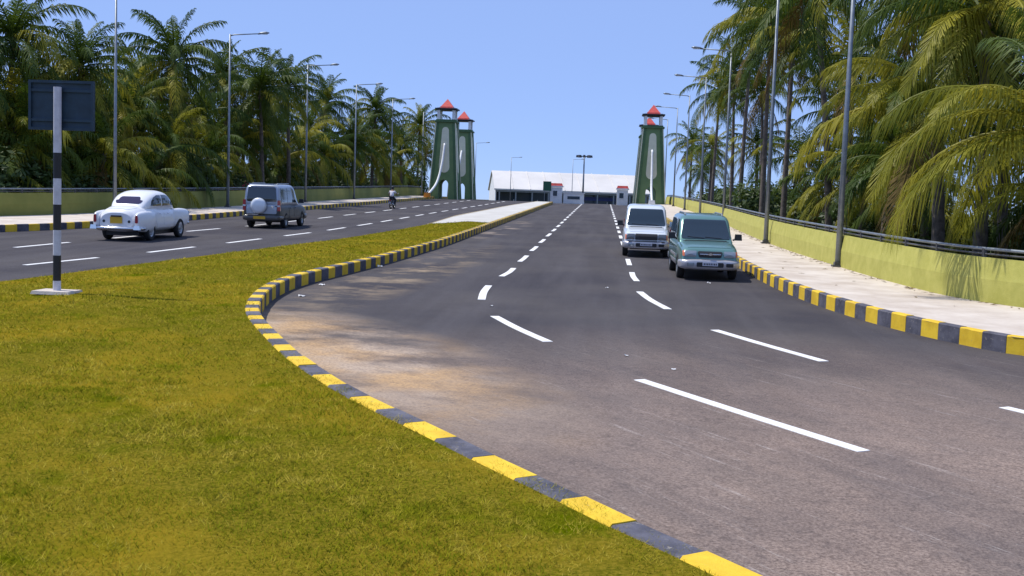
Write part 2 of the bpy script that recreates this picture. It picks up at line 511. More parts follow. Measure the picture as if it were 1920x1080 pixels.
def strip_between(name, A, B, z, m, step=1.0, thick=True):
    """paved strip between two polylines, raised on the deck"""
    a = catmull(A, step); n = len(a)
    b_ = catmull(B, 0.25)
    b_ = b_[np.linspace(0, len(b_) - 1, n).astype(int)]
    vs_, fs_ = [], []
    K = 4
    for i in range(n):
        for k in range(K + 1):
            p = a[i] + (b_[i] - a[i]) * k / K
            vs_.append((p[0], p[1], gz(p[1]) + z))
    w = K + 1
    for i in range(n - 1):
        for k in range(K):
            fs_.append((i * w + k, i * w + k + 1, (i + 1) * w + k + 1, (i + 1) * w + k))
    o = MB().add(vs_, fs_).build(name, m, smooth=True)
    return tag(o, kind='structure')
strip_between('pavement', RKERB, RWALL, 0.292, M['concrete'])
strip_between('pavement', LKERB, LWALL, 0.262, M['concrete'])

# the kerbs: every painted block is a piece of its own
def kerb(path, height, width, side, lens, name='kerb'):
    """path: road-side edge of the kerb; side: +1 if the kerb body lies to the left of the path"""
    root = bpy.data.objects.new(name, None); COL.objects.link(root); root['kind'] = 'structure'
    c = catmull(path, 0.1)
    d = np.r_[0, np.cumsum(np.linalg.norm(np.diff(c, axis=0), axis=1))]
    def at(s):
        p = np.array([np.interp(s, d, c[:, 0]), np.interp(s, d, c[:, 1])])
        q = np.array([np.interp(s + .15, d, c[:, 0]), np.interp(s + .15, d, c[:, 1])]) - np.array([np.interp(s - .15, d, c[:, 0]), np.interp(s - .15, d, c[:, 1])])
        q /= np.linalg.norm(q)
        return p, np.array([-q[1], q[0]]) * side
    s, i = 0.0, 0
    rnd = random.Random(int(abs(path[0][0]) * 100))
    while s < d[-1] - 0.2 and i < 299:
        L = lens(s) * rnd.uniform(0.93, 1.07)
        e = min(s + L - 0.006, d[-1])
        h = height + rnd.uniform(-0.006, 0.006); sh = rnd.uniform(-0.006, 0.006)
        ch = 0.022
        prof = [(sh, -0.05), (sh, h - ch), (ch + sh, h), (width - ch, h), (width, h - ch), (width, -0.05)]
        vs_ = []
        for t in (s, e):
            p, nn = at(t)
            for a, z in prof:
                q = p + nn * a
                vs_.append((q[0], q[1], gz(q[1]) + z))
        fs_ = [(0, 1, 2, 3, 4, 5), (11, 10, 9, 8, 7, 6)] + [(k, k + 6, k + 7, k + 1) for k in range(5)]
        o = MB().add(vs_, fs_).build('kerb_block', M['yellow'] if i % 2 == 0 else M['black'], root)
        s += L; i += 1
    return root
kerb(MEDR, 0.275, 0.25, +1, lambda s: 0.68 if s < 10 else 0.52)
kerb(RKERB, 0.31, 0.18, -1, lambda s: 0.53)
kerb(LKERB, 0.275, 0.18, +1, lambda s: 0.56)

# ------------------------------------------------------------------ median: lawn and concrete strip
MR_Y = sorted([(p[1], p[0]) for p in catmull(MEDR, 0.3)])
ML_Y = sorted([(p[1], p[0]) for p in catmull(MEDL, 0.5)])
def med_r(y): return interp(y, MR_Y) - 0.12
def med_l(y): return interp(y, ML_Y)
def lawn_z(x, y, t=None):
    a, b_ = med_l(y), med_r(y)
    t = min(max((x - a) / max(b_ - a, 0.1), 0), 1)
    return 0.09 + 0.165 * min(1, t * 1.6) + 0.02 * math.sin(x * 1.7 + y * 0.9) * math.sin(y * 0.7) * min(1, 6 * t * (1 - t))
ys = list(np.arange(3.0, 30, 0.5)) + list(np.arange(30, 63.1, 1.0))
lawn_rows = [(y, med_l(y), med_r(y) if y > 5.6 else 1.75) for y in ys]
def lawn_mat():
    m, n, l, b = base_mat('lawn_turf')
    geo = n.new('ShaderNodeNewGeometry')
    def nz(sc, d=5):
        t = n.new('ShaderNodeTexNoise'); t.inputs['Scale'].default_value = sc; t.inputs['Detail'].default_value = d
        l.new(geo.outputs['Position'], t.inputs['Vector']); return t.outputs['Fac']
    def mr(s_, a, c):
        r = n.new('ShaderNodeMapRange'); r.inputs['From Min'].default_value = a; r.inputs['From Max'].default_value = c
        l.new(s_, r.inputs['Value']); return r.outputs[0]
    def mix(f, a, c):
        q = n.new('ShaderNodeMix'); q.data_type = 'RGBA'; l.new(f, q.inputs['Factor'])
        for k, s_ in (('A', a), ('B', c)):
            if isinstance(s_, tuple): q.inputs[k].default_value = (*s_, 1)
            else: l.new(s_, q.inputs[k])
        return q.outputs['Result']
    c = mix(mr(nz(30), 0.35, 0.65), (0.080, 0.080, 0.005), (0.195, 0.150, 0.016))
    c = mix(mr(nz(0.55, 4), 0.44, 0.68), c, (0.22, 0.155, 0.012))
    c = mix(mr(nz(1.3, 4), 0.56, 0.74), c, (0.075, 0.092, 0.001))
    l.new(c, b.inputs['Base Color'])
    b.inputs['Roughness'].default_value = 0.95
    b.inputs['Specular IOR Level'].default_value = 0.0
    bp = n.new('ShaderNodeBump'); bp.inputs['Strength'].default_value = 0.8; bp.inputs['Distance'].default_value = 0.03
    l.new(nz(22, 6), bp.inputs['Height']); l.new(bp.outputs[0], b.inputs['Normal'])
    return m
M['turf'] = lawn_mat()
sheet('lawn', lawn_rows, lawn_z, M['turf'], sub=14)

def vnoise(x, y, cell, seed):
    """smooth value noise on the lawn, 0 to 1"""
    g_ = np.random.default_rng(seed).random((512, 512))
    u, v = x / cell + 3000, y / cell + 3000
    i, j = np.floor(u).astype(int), np.floor(v).astype(int)
    a, b_ = u - i, v - j
    a, b_ = a * a * (3 - 2 * a), b_ * b_ * (3 - 2 * b_)
    G_ = lambda p_, q_: g_[p_ % 512, q_ % 512]
    return (G_(i, j) * (1 - a) + G_(i + 1, j) * a) * (1 - b_) + (G_(i, j + 1) * (1 - a) + G_(i + 1, j + 1) * a) * b_
def grass_blades():
    rg = np.random.default_rng(5)
    V, F = [], []
    tot = 0
    bands = [(4.2, 8, 3000, .0065, .036), (8, 12, 1700, .008, .038), (12, 18, 800, .011, .040), (18, 30, 330, .017, .044), (30, 61.5, 120, .03, .05)]
    allv = []
    for y0, y1, dens, w, h in bands:
        x0 = min(med_l(y) for y in np.linspace(y0, y1, 9)); x1 = max(med_r(max(y, 5.6)) for y in np.linspace(y0, y1, 9))
        # only the part of the lawn the photograph can see
        n = int((y1 - y0) * (x1 - x0) * dens)
        n = min(n, 330000)
        x = rg.uniform(x0, x1, n); y = rg.uniform(y0, y1, n)
        keep = x > -0.60 * y - 0.6
        yy = np.linspace(3, 58, 400)
        ml = np.interp(y, yy, [med_l(q) for q in yy]); mrr = np.interp(y, yy, [med_r(q) if q > 5.6 else 1.7 for q in yy])
        keep &= (x > ml + 0.05) & (x < mrr + 0.03)
        # thin worn patches
        pt = np.sin(x * 2.1 + 1.3 * np.sin(y * 1.1)) * np.sin(y * 1.7 + 0.8 * np.sin(x * 1.9))
        keep &= rg.uniform(-1.6, 1.0, n) < pt + 0.75
        x, y = x[keep], y[keep]; n = len(x)
        t = np.clip((x - ml[keep]) / np.maximum(mrr[keep] - ml[keep], .1), 0, 1)
        z = np.array([gz(q) for q in (0, 1)])[0] + SL * y + 0.09 + 0.165 * np.minimum(1, t * 1.6) + 0.02 * np.sin(x * 1.7 + y * 0.9) * np.sin(y * 0.7) * np.minimum(1, 6 * t * (1 - t))
        an = rg.uniform(0, 2 * math.pi, n)
        tuft = 0.55 * vnoise(x, y, 0.16 + .004 * y0, 3) + 0.45 * vnoise(x, y, 0.5, 7)
        hh = h * rg.uniform(0.45, 1.2, n) * (0.40 + 1.35 * np.clip(tuft - 0.18, 0, 1) * 1.2)
        lean = rg.uniform(0.5, 2.0, n) * hh
        la = rg.uniform(0, 2 * math.pi, n)
        tri = np.zeros((n, 3, 3))
        tri[:, 0] = np.c_[x - w / 2 * np.cos(an), y - w / 2 * np.sin(an), z - 0.004]
        tri[:, 1] = np.c_[x + w / 2 * np.cos(an), y + w / 2 * np.sin(an), z - 0.004]
        tri[:, 2] = np.c_[x + lean * np.cos(la), y + lean * np.sin(la), z + hh]
        allv.append(tri.reshape(-1, 3))
    v = np.concatenate(allv)
    nt = len(v) // 3
    me = bpy.data.meshes.new('lawn_grass')
    me.vertices.add(len(v)); me.vertices.foreach_set('co', v.ravel())
    me.loops.add(len(v)); me.loops.foreach_set('vertex_index', np.arange(len(v), dtype=np.int32))
    me.polygons.add(nt); me.polygons.foreach_set('loop_start', np.arange(0, len(v), 3, dtype=np.int32))
    me.polygons.foreach_set('loop_total', np.full(nt, 3, dtype=np.int32))
    me.update(); me.validate()
    m, n_, l, b = base_mat('grass_blade')
    geo = n_.new('ShaderNodeNewGeometry')
    def nz(sc, d=3):
        t = n_.new('ShaderNodeTexNoise'); t.inputs['Scale'].default_value = sc; t.inputs['Detail'].default_value = d
        l.new(geo.outputs['Position'], t.inputs['Vector']); return t.outputs['Fac']
    r1 = n_.new('ShaderNodeValToRGB')
    e = r1.color_ramp.elements
    e[0].position = 0.34; e[0].color = (0.105, 0.142, 0.006, 1)
    e[1].position = 0.66; e[1].color = (0.440, 0.350, 0.055, 1)
    q = e.new(0.5); q.color = (0.238, 0.225, 0.012, 1)
    ad = n_.new('ShaderNodeMath'); ad.operation = 'MULTIPLY_ADD'; ad.inputs[1].default_value = 0.14; ad.inputs[2].default_value = -0.07
    l.new(geo.outputs['Random Per Island'], ad.inputs[0])
    ad2 = n_.new('ShaderNodeMath'); ad2.operation = 'ADD'
    nm = n_.new('ShaderNodeMix'); nm.inputs['Factor'].default_value = 0.72
    l.new(nz(0.7, 4), nm.inputs['A']); l.new(nz(5.5, 4), nm.inputs['B'])
    l.new(nm.outputs[0], ad2.inputs[0]); l.new(ad.outputs[0], ad2.inputs[1])
    l.new(ad2.outputs[0], r1.inputs['Fac'])
    up = n_.new('ShaderNodeVectorMath'); up.operation = 'MULTIPLY_ADD'      # soft turf: blades shade with the lie of the lawn
    up.inputs[1].default_value = (0.45, 0.45, 0.45); up.inputs[2].default_value = (0, 0, 0.75)
    l.new(geo.outputs['Normal'], up.inputs[0]); nn = n_.new('ShaderNodeVectorMath'); nn.operation = 'NORMALIZE'
    l.new(up.outputs[0], nn.inputs[0]); l.new(nn.outputs[0], b.inputs['Normal'])
    l.new(r1.outputs[0], b.inputs['Base Color'])
    b.inputs['Roughness'].default_value = 0.7; b.inputs['Specular IOR Level'].default_value = 0.0
    tr = n_.new('ShaderNodeBsdfTranslucent'); l.new(r1.outputs[0], tr.inputs[0])
    ms = n_.new('ShaderNodeMixShader'); ms.inputs[0].default_value = 0.2
    l.new(b.outputs[0], ms.inputs[1]); l.new(tr.outputs[0], ms.inputs[2]); l.new(ms.outputs[0], n_['Material Output'].inputs[0])
    me.materials.append(m)
    tag(link_mesh('lawn_grass', me), 'short yellow green grass growing on the median lawn', 'grass', kind='stuff')
grass_blades()

ys2 = [61.0, 61.5, 62] + list(np.arange(63.0, 133, 2.0))
def slab_z(x, y, t):
    k = min(1, max(0, (y - 61) / 9))
    return 0.262 * k + (lawn_z(x, y) + 0.012) * (1 - k)
sheet('median_pavement', [(y, med_l(y) , med_r(y)) for y in ys2], slab_z, M['slab'], sub=8)
# low flush edging on the far side of the lawn
b = MB()
c = catmull(MEDL, 1.0)
prev = None
for i in range(len(c) - 1):
    p, q = c[i], c[i + 1]
    if p[1] < 8: continue
    hgt = 0.05 + 0.222 * min(1, max(0, (p[1] - 58) / 12))
    for (u, v_) in ((p, q),):
        z0, z1 = gz(u[1]), gz(v_[1])
        b.add([(u[0] - .12, u[1], z0 - .02), (u[0] + .03, u[1], z0 - .02), (u[0] + .03, u[1], z0 + hgt), (u[0] - .12, u[1], z0 + hgt),
               (v_[0] - .12, v_[1], z1 - .02), (v_[0] + .03, v_[1], z1 - .02), (v_[0] + .03, v_[1], z1 + hgt), (v_[0] - .12, v_[1], z1 + hgt)],
              [(0, 1, 2, 3), (7, 6, 5, 4), (0, 4, 5, 1), (1, 5, 6, 2), (2, 6, 7, 3), (3, 7, 4, 0)])
M['edge'] = mat('sandy_edging', (0.30, 0.235, 0.13), 0.95, col2=(0.42, 0.34, 0.22), scale=1.2)
tag(b.build('edging', M['edge']), kind='structure')

# ------------------------------------------------------------------ lane markings: each dash a thin sheet on the road
def dash(path, w=0.15):
    c = catmull(path, 0.5)
    vs_, fs_ = [], []
    for i in range(len(c)):
        t = c[min(i + 1, len(c) - 1)] - c[max(i - 1, 0)]
        t = t / np.linalg.norm(t); nn = np.array([-t[1], t[0]]) * w / 2
        for s_ in (-1, 1):
            q = c[i] + nn * s_
            vs_ += [(q[0], q[1], gz(q[1]) - 0.002), (q[0], q[1], gz(q[1]) + 0.006)]
    n = len(c)
    for i in range(n - 1):
        a, e = i * 4, (i + 1) * 4
        fs_ += [(a + 1, a + 3, e + 3, e + 1), (a, a + 1, e + 1, e), (a + 3, a + 2, e + 2, e + 3)]
    fs_ += [(0, 2, 3, 1), (n * 4 - 4, n * 4 - 3, n * 4 - 1, n * 4 - 2)]
    MB().add(vs_, fs_).build('lane_dash', M['dash'], road)
RL = [(-2.72, 27.4), (-2.67, 25.8), (-2.54, 24.1)]
dash(RL, 0.17)
dash([(-1.98, 21.25), (-1.42, 19.65), (-0.80, 18.13)], 0.17)
dash([(0.58, 14.95), (1.70, 13.05), (2.72, 11.38)], 0.17)
dash([(0.98, 27.4), (1.16, 25.6), (1.46, 23.75)], 0.17)
dash([(2.13, 20.6), (2.78, 18.95), (3.47, 17.35)], 0.17)
dash([(5.06, 14.2), (6.0, 12.6), (6.9, 11.2)], 0.17)
y = 30.2
while y < 138:
    dash([(-2.60 if y > 32 else -2.66, y), (-2.57, y + 1.5), (-2.57, y + 3.0)], 0.16); y += 5.8
y = 30.4
while y < 138:
    dash([(1.0 if y < 31 else 0.94, y), (0.94, y + 1.5), (0.94, y + 3.0)], 0.16); y += 5.9
NEARL = [(20, -16.0), (27.8, -14.82), (33.5, -14.0), (39.4, -13.5), (45, -13.1), (50, -12.75), (60, -12.55), (80, -12.55), (140, -12.0)]
FARL = [(26, -18.9), (33.6, -18.2), (40, -17.85), (46.5, -17.4), (51.8, -16.9), (65, -16.6), (90, -16.4), (140, -16.2)]
y = 21.9
while y < 136:
    dash([(interp(y, NEARL), y), (interp(y + 1.6, NEARL), y + 1.6), (interp(y + 3.2, NEARL), y + 3.2)], 0.17); y += 5.9
y = 27.3
while y < 136:
    dash([(interp(y, FARL), y), (interp(y + 1.6, FARL), y + 1.6), (interp(y + 3.2, FARL), y + 3.2)], 0.17); y += 6.25

# ------------------------------------------------------------------ parapet walls with pipe rails
def parapet(path, z0, h, side, label, paint):
    root = thing('parapet_wall', label, 'wall')
    c = catmull(path, 1.0)
    prof = [(0, -0.3), (0.0, h * 0.52), (0.075, h), (0.24, h), (0.30, h * 0.5), (0.30, -0.6)]
    vs_, fs_ = [], []
    N = []
    for i in range(len(c)):
        t = c[min(i + 1, len(c) - 1)] - c[max(i - 1, 0)]
        t = t / np.linalg.norm(t); nn = np.array([-t[1], t[0]]) * side
        N.append(nn)
        for a, z in prof:
            q = c[i] + nn * a
            vs_.append((q[0], q[1], gz(c[i][1]) + z0 + z))
    k = len(prof)
    for i in range(len(c) - 1):
        for j in range(k - 1):
            fs_.append((i * k + j, i * k + j + 1, (i + 1) * k + j + 1, (i + 1) * k + j))
    fs_ += [tuple(range(k)), tuple((len(c) - 1) * k + j for j in range(k - 1, -1, -1))]
    MB().add(vs_, fs_).build('wall_body', paint, root)
    for zz, rr in ((0.19, 0.036),):
        pts = [(c[i][0] + N[i][0] * .16, c[i][1] + N[i][1] * .16, gz(c[i][1]) + z0 + h + zz) for i in range(len(c))]
        MB().tube(pts, rr, 8).build('rail_pipe', M['galv'], root, smooth=True)
    pts = [(c[i][0] + N[i][0] * .16, c[i][1] + N[i][1] * .16, gz(c[i][1]) + z0 + h + 0.075) for i in range(len(c))]
    MB().tube(pts, 0.026, 6).build('rail_pipe', M['rail'], root, smooth=True)
    me = None
    for i in range(1, len(c), 2):
        b = MB().box(0, 0, 0.09, 0.07, 0.07, 0.22)
        if me is None: me = b.mesh('rail_post', M['rail'])
        o = link_mesh('rail_post', me, root, (c[i][0] + N[i][0] * .16, c[i][1] + N[i][1] * .16, gz(c[i][1]) + z0 + h))
        o.rotation_euler = (0, 0, math.atan2(N[i][1], N[i][0]))
    return root
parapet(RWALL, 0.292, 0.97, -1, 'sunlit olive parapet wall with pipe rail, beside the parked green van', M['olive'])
parapet(LWALL, 0.262, 1.02, +1, 'shaded olive parapet wall with pipe rail, across the road from the white saloon', M['olive_shade'])

# ------------------------------------------------------------------ street lamps
def lamp_mesh():
    return {
        'pole': MB().tube([(0, 0, 0.02), (0, 0, 4), (0, 0, 11.05)], [0.10, 0.08, 0.05], 10).mesh('pole', M['galv'], True),
        'base_plate': MB().box(0, 0, 0.03, 0.36, 0.36, 0.05).box(0, 0, 0.10, 0.24, 0.24, 0.10).mesh('base_plate', M['rail']),
        'arm': MB().tube([(0, 0, 10.95), (0.25, 0, 11.02), (1.9, 0, 11.12)], [0.045, 0.04, 0.032], 7).mesh('arm', M['galv'], True),
        'lamp_head': MB().tube([(1.8, 0, 11.10), (2.0, 0, 11.15), (2.35, 0, 11.19), (2.55, 0, 11.18)], [0.04, 0.075, 0.08, 0.035], 8).mesh('lamp_head', M['galv'], True),
        'lens': MB().box(2.22, 0, 11.10, 0.40, 0.11, 0.04, top=1.1).mesh('lens', M['lampglass']),
    }
LM = lamp_mesh()
def lamp(x, y, z, rz, label, group, sc=1.0):
    r = thing('street_lamp', label, 'street lamp', (x, y, z), rz, group)
    r.scale = (sc, sc, sc)
    parts = {}
    for k in ('base_plate', 'pole', 'arm', 'lamp_head'):
        parts[k] = link_mesh(k, LM[k], r)
    link_mesh('lens', LM['lens'], parts['lamp_head'])
    return r
for k, (x, y) in enumerate(((7.28, 35.1), (6.95, 48.3), (7.8, 73.5), (7.85, 91.75), (7.95, 110.5), (7.95, 128.3), (8.0, 148.7))):
    lamp(x, y, gz(y) + 0.29, math.pi, 'grey one-armed street lamp on the sunlit wall, %s from the road bend' % ['first', 'second', 'third', 'fourth', 'fifth', 'sixth', 'seventh'][k], 'lamps along the sunlit wall')
for k, (x, y) in enumerate(((-24.55, 54.9), (-24.2, 71.0), (-24.2, 90.0), (-24.1, 107.5), (-24.15, 126.5), (-24.1, 148.0))):
    lamp(x, y, gz(y) + 0.26, 0.0, ('grey one-armed street lamp on the shaded wall, %s before the twin towers' % ['fifth', 'fourth', 'third', 'second', 'first'][k]) if k < 5 else 'grey street lamp on the shaded wall beside the rear twin tower', 'lamps along the shaded wall')
lamp(-20.2, 176, gz(176), 0.0, 'slender street lamp beyond the twin towers, against the open sky', 'far lamps', 0.85)
lamp(-14.9, 180, gz(180), 0.0, 'slender street lamp before the gabled end of the white hall', 'far lamps by the hall', 0.68)
lamp(-4.9, 176, gz(176), 0.0, 'slender street lamp beside the floodlight mast', 'far lamps by the mast', 0.66)

# ------------------------------------------------------------------ gate towers
def apply_bool(o, cutters):
    for c_ in cutters:
        md = o.modifiers.new('cut', 'BOOLEAN'); md.operation = 'DIFFERENCE'; md.solver = 'EXACT'; md.object = c_
    dg = bpy.context.evaluated_depsgraph_get()
    me = bpy.data.meshes.new_from_object(o.evaluated_get(dg))
    o.modifiers.clear(); o.data = me
    for c_ in cutters: bpy.data.objects.remove(c_)

def arch_poly(hw, hs, ht, n=10):
    """opening outline: straight jambs to hs, round head to ht"""
    return [(-hw, -0.5), (hw, -0.5)] + [(hw * math.cos(math.pi * k / n), hs + (ht - hs) * math.sin(math.pi * k / n)) for k in range(n + 1)]

def stadium(w0, w1, z0, z1, n=8):
    """long panel outline, round at both ends, half width w0 below and w1 above"""
    p = [(w0 * math.cos(math.pi + math.pi * k / n), z0 + w0 * (1 + math.sin(math.pi + math.pi * k / n))) for k in range(n + 1)]
    p += [(w1 * math.cos(math.pi * k / n), z1 - w1 * (1 - math.sin(math.pi * k / n))) for k in range(n + 1)]
    return p

BH, TH, HB = 1.78, 1.16, 9.55        # half width at the foot, at the head, height of the shaft
def half_at(z): return BH + (TH - BH) * z / HB
def tower_meshes():
    D = {}
    b = MB().box(0, 0, HB / 2, 2 * BH, 2 * BH, HB, top=TH / BH)
    o = b.build('shaft', M['tgreen'])
    cut = [MB().prism(arch_poly(0.62, 1.7, 2.45), -3, 3, 'y').build('cut', None), MB().prism(arch_poly(0.62, 1.7, 2.45), -3, 3, 'x').build('cut', None)]
    apply_bool(o, cut)
    D['shaft'] = o.data; bpy.data.objects.remove(o)
    # raised border strips at the four corners and the long beige panels
    pan = stadium(0.66, 0.42, 3.3, 8.95)
    def face(poly, off, depth, k):
        v0, v1 = [], []
        for a, z in poly:
            for lst, d in ((v0, off), (v1, off - depth)):
                x, yy = a, -(half_at(z) + d)
                for _ in range(k): x, yy = -yy, x
                lst.append((x, yy, z))
        n = len(poly)
        return v0 + v1, [tuple(range(n)), tuple(range(2 * n - 1, n - 1, -1))] + [((i + 1) % n, i, n + i, n + (i + 1) % n) for i in range(n)]
    D['panel'] = []
    for k in range(4):
        D['panel'].append((MB().add(*face(pan, 0.03, 0.12, k)).mesh('panel', M['beige']),
                           None))
    D['corner_pier'] = []
    for sx in (-1, 1):
        for sy in (-1, 1):
            b = MB()
            vs_ = []
            for z in (0.0, HB - 0.05):
                h = half_at(z) + 0.07
                for dx, dy in ((0, 0), (0.42, 0), (0.42, 0.42), (0, 0.42)):
                    vs_.append((sx * (h - dx), sy * (h - dy), z))
            b.add(vs_, [(0, 1, 2, 3), (7, 6, 5, 4), (0, 4, 5, 1), (1, 5, 6, 2), (2, 6, 7, 3), (3, 7, 4, 0)])
            D['corner_pier'].append(b.mesh('corner_pier', M['tgreen2']))
    D['corner_highlight'] = []  # thin beige strips: sunlit corner edges painted on as a highlight
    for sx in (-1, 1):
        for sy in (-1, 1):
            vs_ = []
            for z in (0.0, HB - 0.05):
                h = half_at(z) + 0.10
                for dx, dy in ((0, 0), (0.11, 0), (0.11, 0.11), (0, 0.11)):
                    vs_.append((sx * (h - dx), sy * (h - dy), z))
            D['corner_highlight'].append(MB().add(vs_, [(0, 1, 2, 3), (7, 6, 5, 4), (0, 4, 5, 1), (1, 5, 6, 2), (2, 6, 7, 3), (3, 7, 4, 0)]).mesh('corner_highlight', M['beige']))
    D['platform'] = MB().box(0, 0, HB + 0.09, 2.75, 2.75, 0.2).box(0, 0, HB + 0.26, 2.45, 2.45, 0.16).mesh('platform', M['tgreen2'])
    D['lantern_post'] = MB().box(0, 0, 0.72, 0.34, 0.34, 1.46).box(0, 0, 0.06, 0.42, 0.42, 0.13).box(0, 0, 1.4, 0.40, 0.40, 0.10).mesh('lantern_post', M['white'])
    D['eave_slab'] = MB().box(0, 0, 11.20, 2.75, 2.75, 0.14).box(0, 0, 11.08, 2.35, 2.35, 0.10).mesh('eave_slab', M['trim'])
    r = MB()
    h = 0.92
    r.box(0, 0, 11.38, 1.75, 1.75, 0.22, top=0.92)
    r.add([(-h * .82, -h * .82, 11.49), (h * .82, -h * .82, 11.49), (h * .82, h * .82, 11.49), (-h * .82, h * .82, 11.49), (0, 0, 12.5)],
          [(3, 2, 1, 0), (0, 1, 4), (1, 2, 4), (2, 3, 4), (3, 0, 4)])
    D['roof'] = r.mesh('roof', M['red'])
    return D
TM = tower_meshes()
def tower(x, y, label):
    r = thing('gate_tower', label, 'tower', (x, y, gz(y) - 0.05), 0.0, 'gate towers')
    link_mesh('shaft', TM['shaft'], r)
    for p, _ in TM['panel']: link_mesh('panel', p, r)
    for p in TM['corner_pier']: link_mesh('corner_pier', p, r)
    for p in TM['corner_highlight']: link_mesh('corner_highlight', p, r)
    link_mesh('platform', TM['platform'], r)
    for sx in (-1, 1):
        for sy in (-1, 1):
            link_mesh('lantern_post', TM['lantern_post'], r, (sx * 0.94, sy * 0.94, HB + 0.34))
    link_mesh('eave_slab', TM['eave_slab'], r)
    link_mesh('roof', TM['roof'], r)
    return r
tower(-19.8, 140.0, 'green tapered gate tower with red cap by the shaded wall, white cable to orange block')
tower(-19.9, 157.5, 'green tapered gate tower with red cap by the shaded wall, standing behind its twin')
tower(5.75, 140.0, 'green tapered gate tower with red cap at the end of the sunlit wall')
tower(5.95, 157.5, 'green gate tower mostly hidden behind its twin at the end of the sunlit wall')

def cable(pts, anchor, label, cap):
    r = thing('tower_cable', label, 'cable', anchor)
    P = catmull3(pts)
    a = Vector(anchor)
    MB().tube([Vector(p) - a for p in P], 0.14, 9).build('cable_pipe', M['white'], r, smooth=True)
    MB().box(0, 0, 0.27, 0.8, 0.8, 0.56, top=0.8).build('anchor_block', M['orange'] if cap else M['white'], r)
    return r
def catmull3(pts, n=8):
    P = [Vector(p) for p in pts]
    P = [2 * P[0] - P[1]] + P + [2 * P[-1] - P[-2]]
    out = []
    for i in range(1, len(P) - 2):
        for k in range(n):
            t = k / n
            out.append(0.5 * ((2 * P[i]) + (P[i + 1] - P[i - 1]) * t + (2 * P[i - 1] - 5 * P[i] + 4 * P[i + 1] - P[i + 2]) * t * t
                              + (3 * P[i] - 3 * P[i + 1] + P[i + 2] - P[i - 1]) * t ** 3))
    out.append(P[-2])
    return out
g = gz(130)
cable([(-19.8, 138.45, g + 7.0), (-19.95, 137.4, g + 4.4), (-20.3, 135.9, g + 2.1), (-20.95, 133.2, gz(133) + 0.5)], (-20.95, 133.0, gz(133) + 0.26),
      'white curved cable pipe running down from the twin towers to an orange block', True)
cable([(5.75, 138.45, g + 7.0), (5.75, 137.4, g + 4.4), (5.73, 135.9, g + 2.1), (5.75, 133.2, gz(133) + 0.5)], (5.72, 133.0, gz(133) + 0.28),
      'white curved cable pipe before the tower at the end of the sunlit wall', False)
cable([(-19.9, 155.95, g + 6.9), (-19.95, 154.9, g + 5.6), (-20.1, 153, g + 3.0), (-20.25, 150.5, g + 0.5)], (-20.25, 150.3, gz(150) + 0.1),
      'white cable pipe of the rear tower, half hidden behind its front twin', False)

# ------------------------------------------------------------------ terminal hall beyond the crest
def hall():
    r = thing('terminal_hall', 'long white gabled hall with open dark front beyond the road crest', 'building', (-8.6, 262, 0.2), R(9))
    hl, hd, he, hr = 17.2, 12.0, 5.2, 9.1
    b = MB()
    # roof: two slopes with a thickness and a slightly rounded ridge
    prof = [(-hd - 1, he - .35), (-hd * .45, he + (hr - he) * .62), (-2, hr - .35), (0, hr), (2, hr - .35), (hd * .45, he + (hr - he) * .62), (hd + 1, he - .35)]
    vs_ = []
    for x in (-hl - .4, hl + .4):
        for a, z in prof: vs_.append((x, a, z))
        for a, z in prof: vs_.append((x, a, z - 0.3))
    k = len(prof); w = 2 * k
    fs_ = []
    for i in range(k - 1):
        fs_ += [(i, i + 1, w + i + 1, w + i), (k + i, w + k + i, w + k + i + 1, k + i + 1), (i, k + i, k + i + 1, i + 1), (w + i, w + i + 1, w + k + i + 1, w + k + i)]
    fs_ += [(0, w, w + k, k), (k - 1, 2 * k - 1, w + 2 * k - 1, w + k - 1)]
    roof = b.add(vs_, fs_).build('roof', M['roofw'], r)
    rb = None
    for i in range(1, 9):                        # raised seams over the membrane
        x = -hl + i * 2 * hl / 9
        pts = [(x, a, z + 0.05) for a, z in prof]
        MB().tube(pts, 0.09, 5).build('roof_seam', M['roofw'], roof)
    gp = [(-hd, 0)] + [(a * hd / (hd + 1), z - 0.45) for a, z in prof] + [(hd, 0)]
    for x in (-hl, hl):
        MB().prism(gp, x - 0.1, x + 0.1, 'x').build('gable_wall', M['white'], r)
    MB().box(0, -hd + 2.6, 2.1, 2 * hl - .6, .2, 4.2).build('glazed_front', M['dglass'], r)
    MB().box(0, hd - .3, 2.4, 2 * hl - .6, .2, 4.8).build('rear_wall', M['white'], r)
    me = MB().box(0, 0, 2.45, 0.28, 0.28, 4.9).mesh('column', M['galv'])
    for i in range(10):
        link_mesh('column', me, r, (-hl + .8 + i * (2 * hl - 1.6) / 9, -hd - .2, 0))
    MB().box(0, -hd - .2, 4.35, 2 * hl, .25, .35).build('eave_beam', M['galv'], r)
    MB().box(5.5, -hd + 2.4, 3.3, 9.0, .12, .8).build('blue_fascia', M['bluep'], r)
    for i in range(6):
        MB().box(-hl + 4 + i * 5.2, -hd - .9, 1.4, .07, .07, 2.4).build('bollard_post', M['white'], r)
hall()

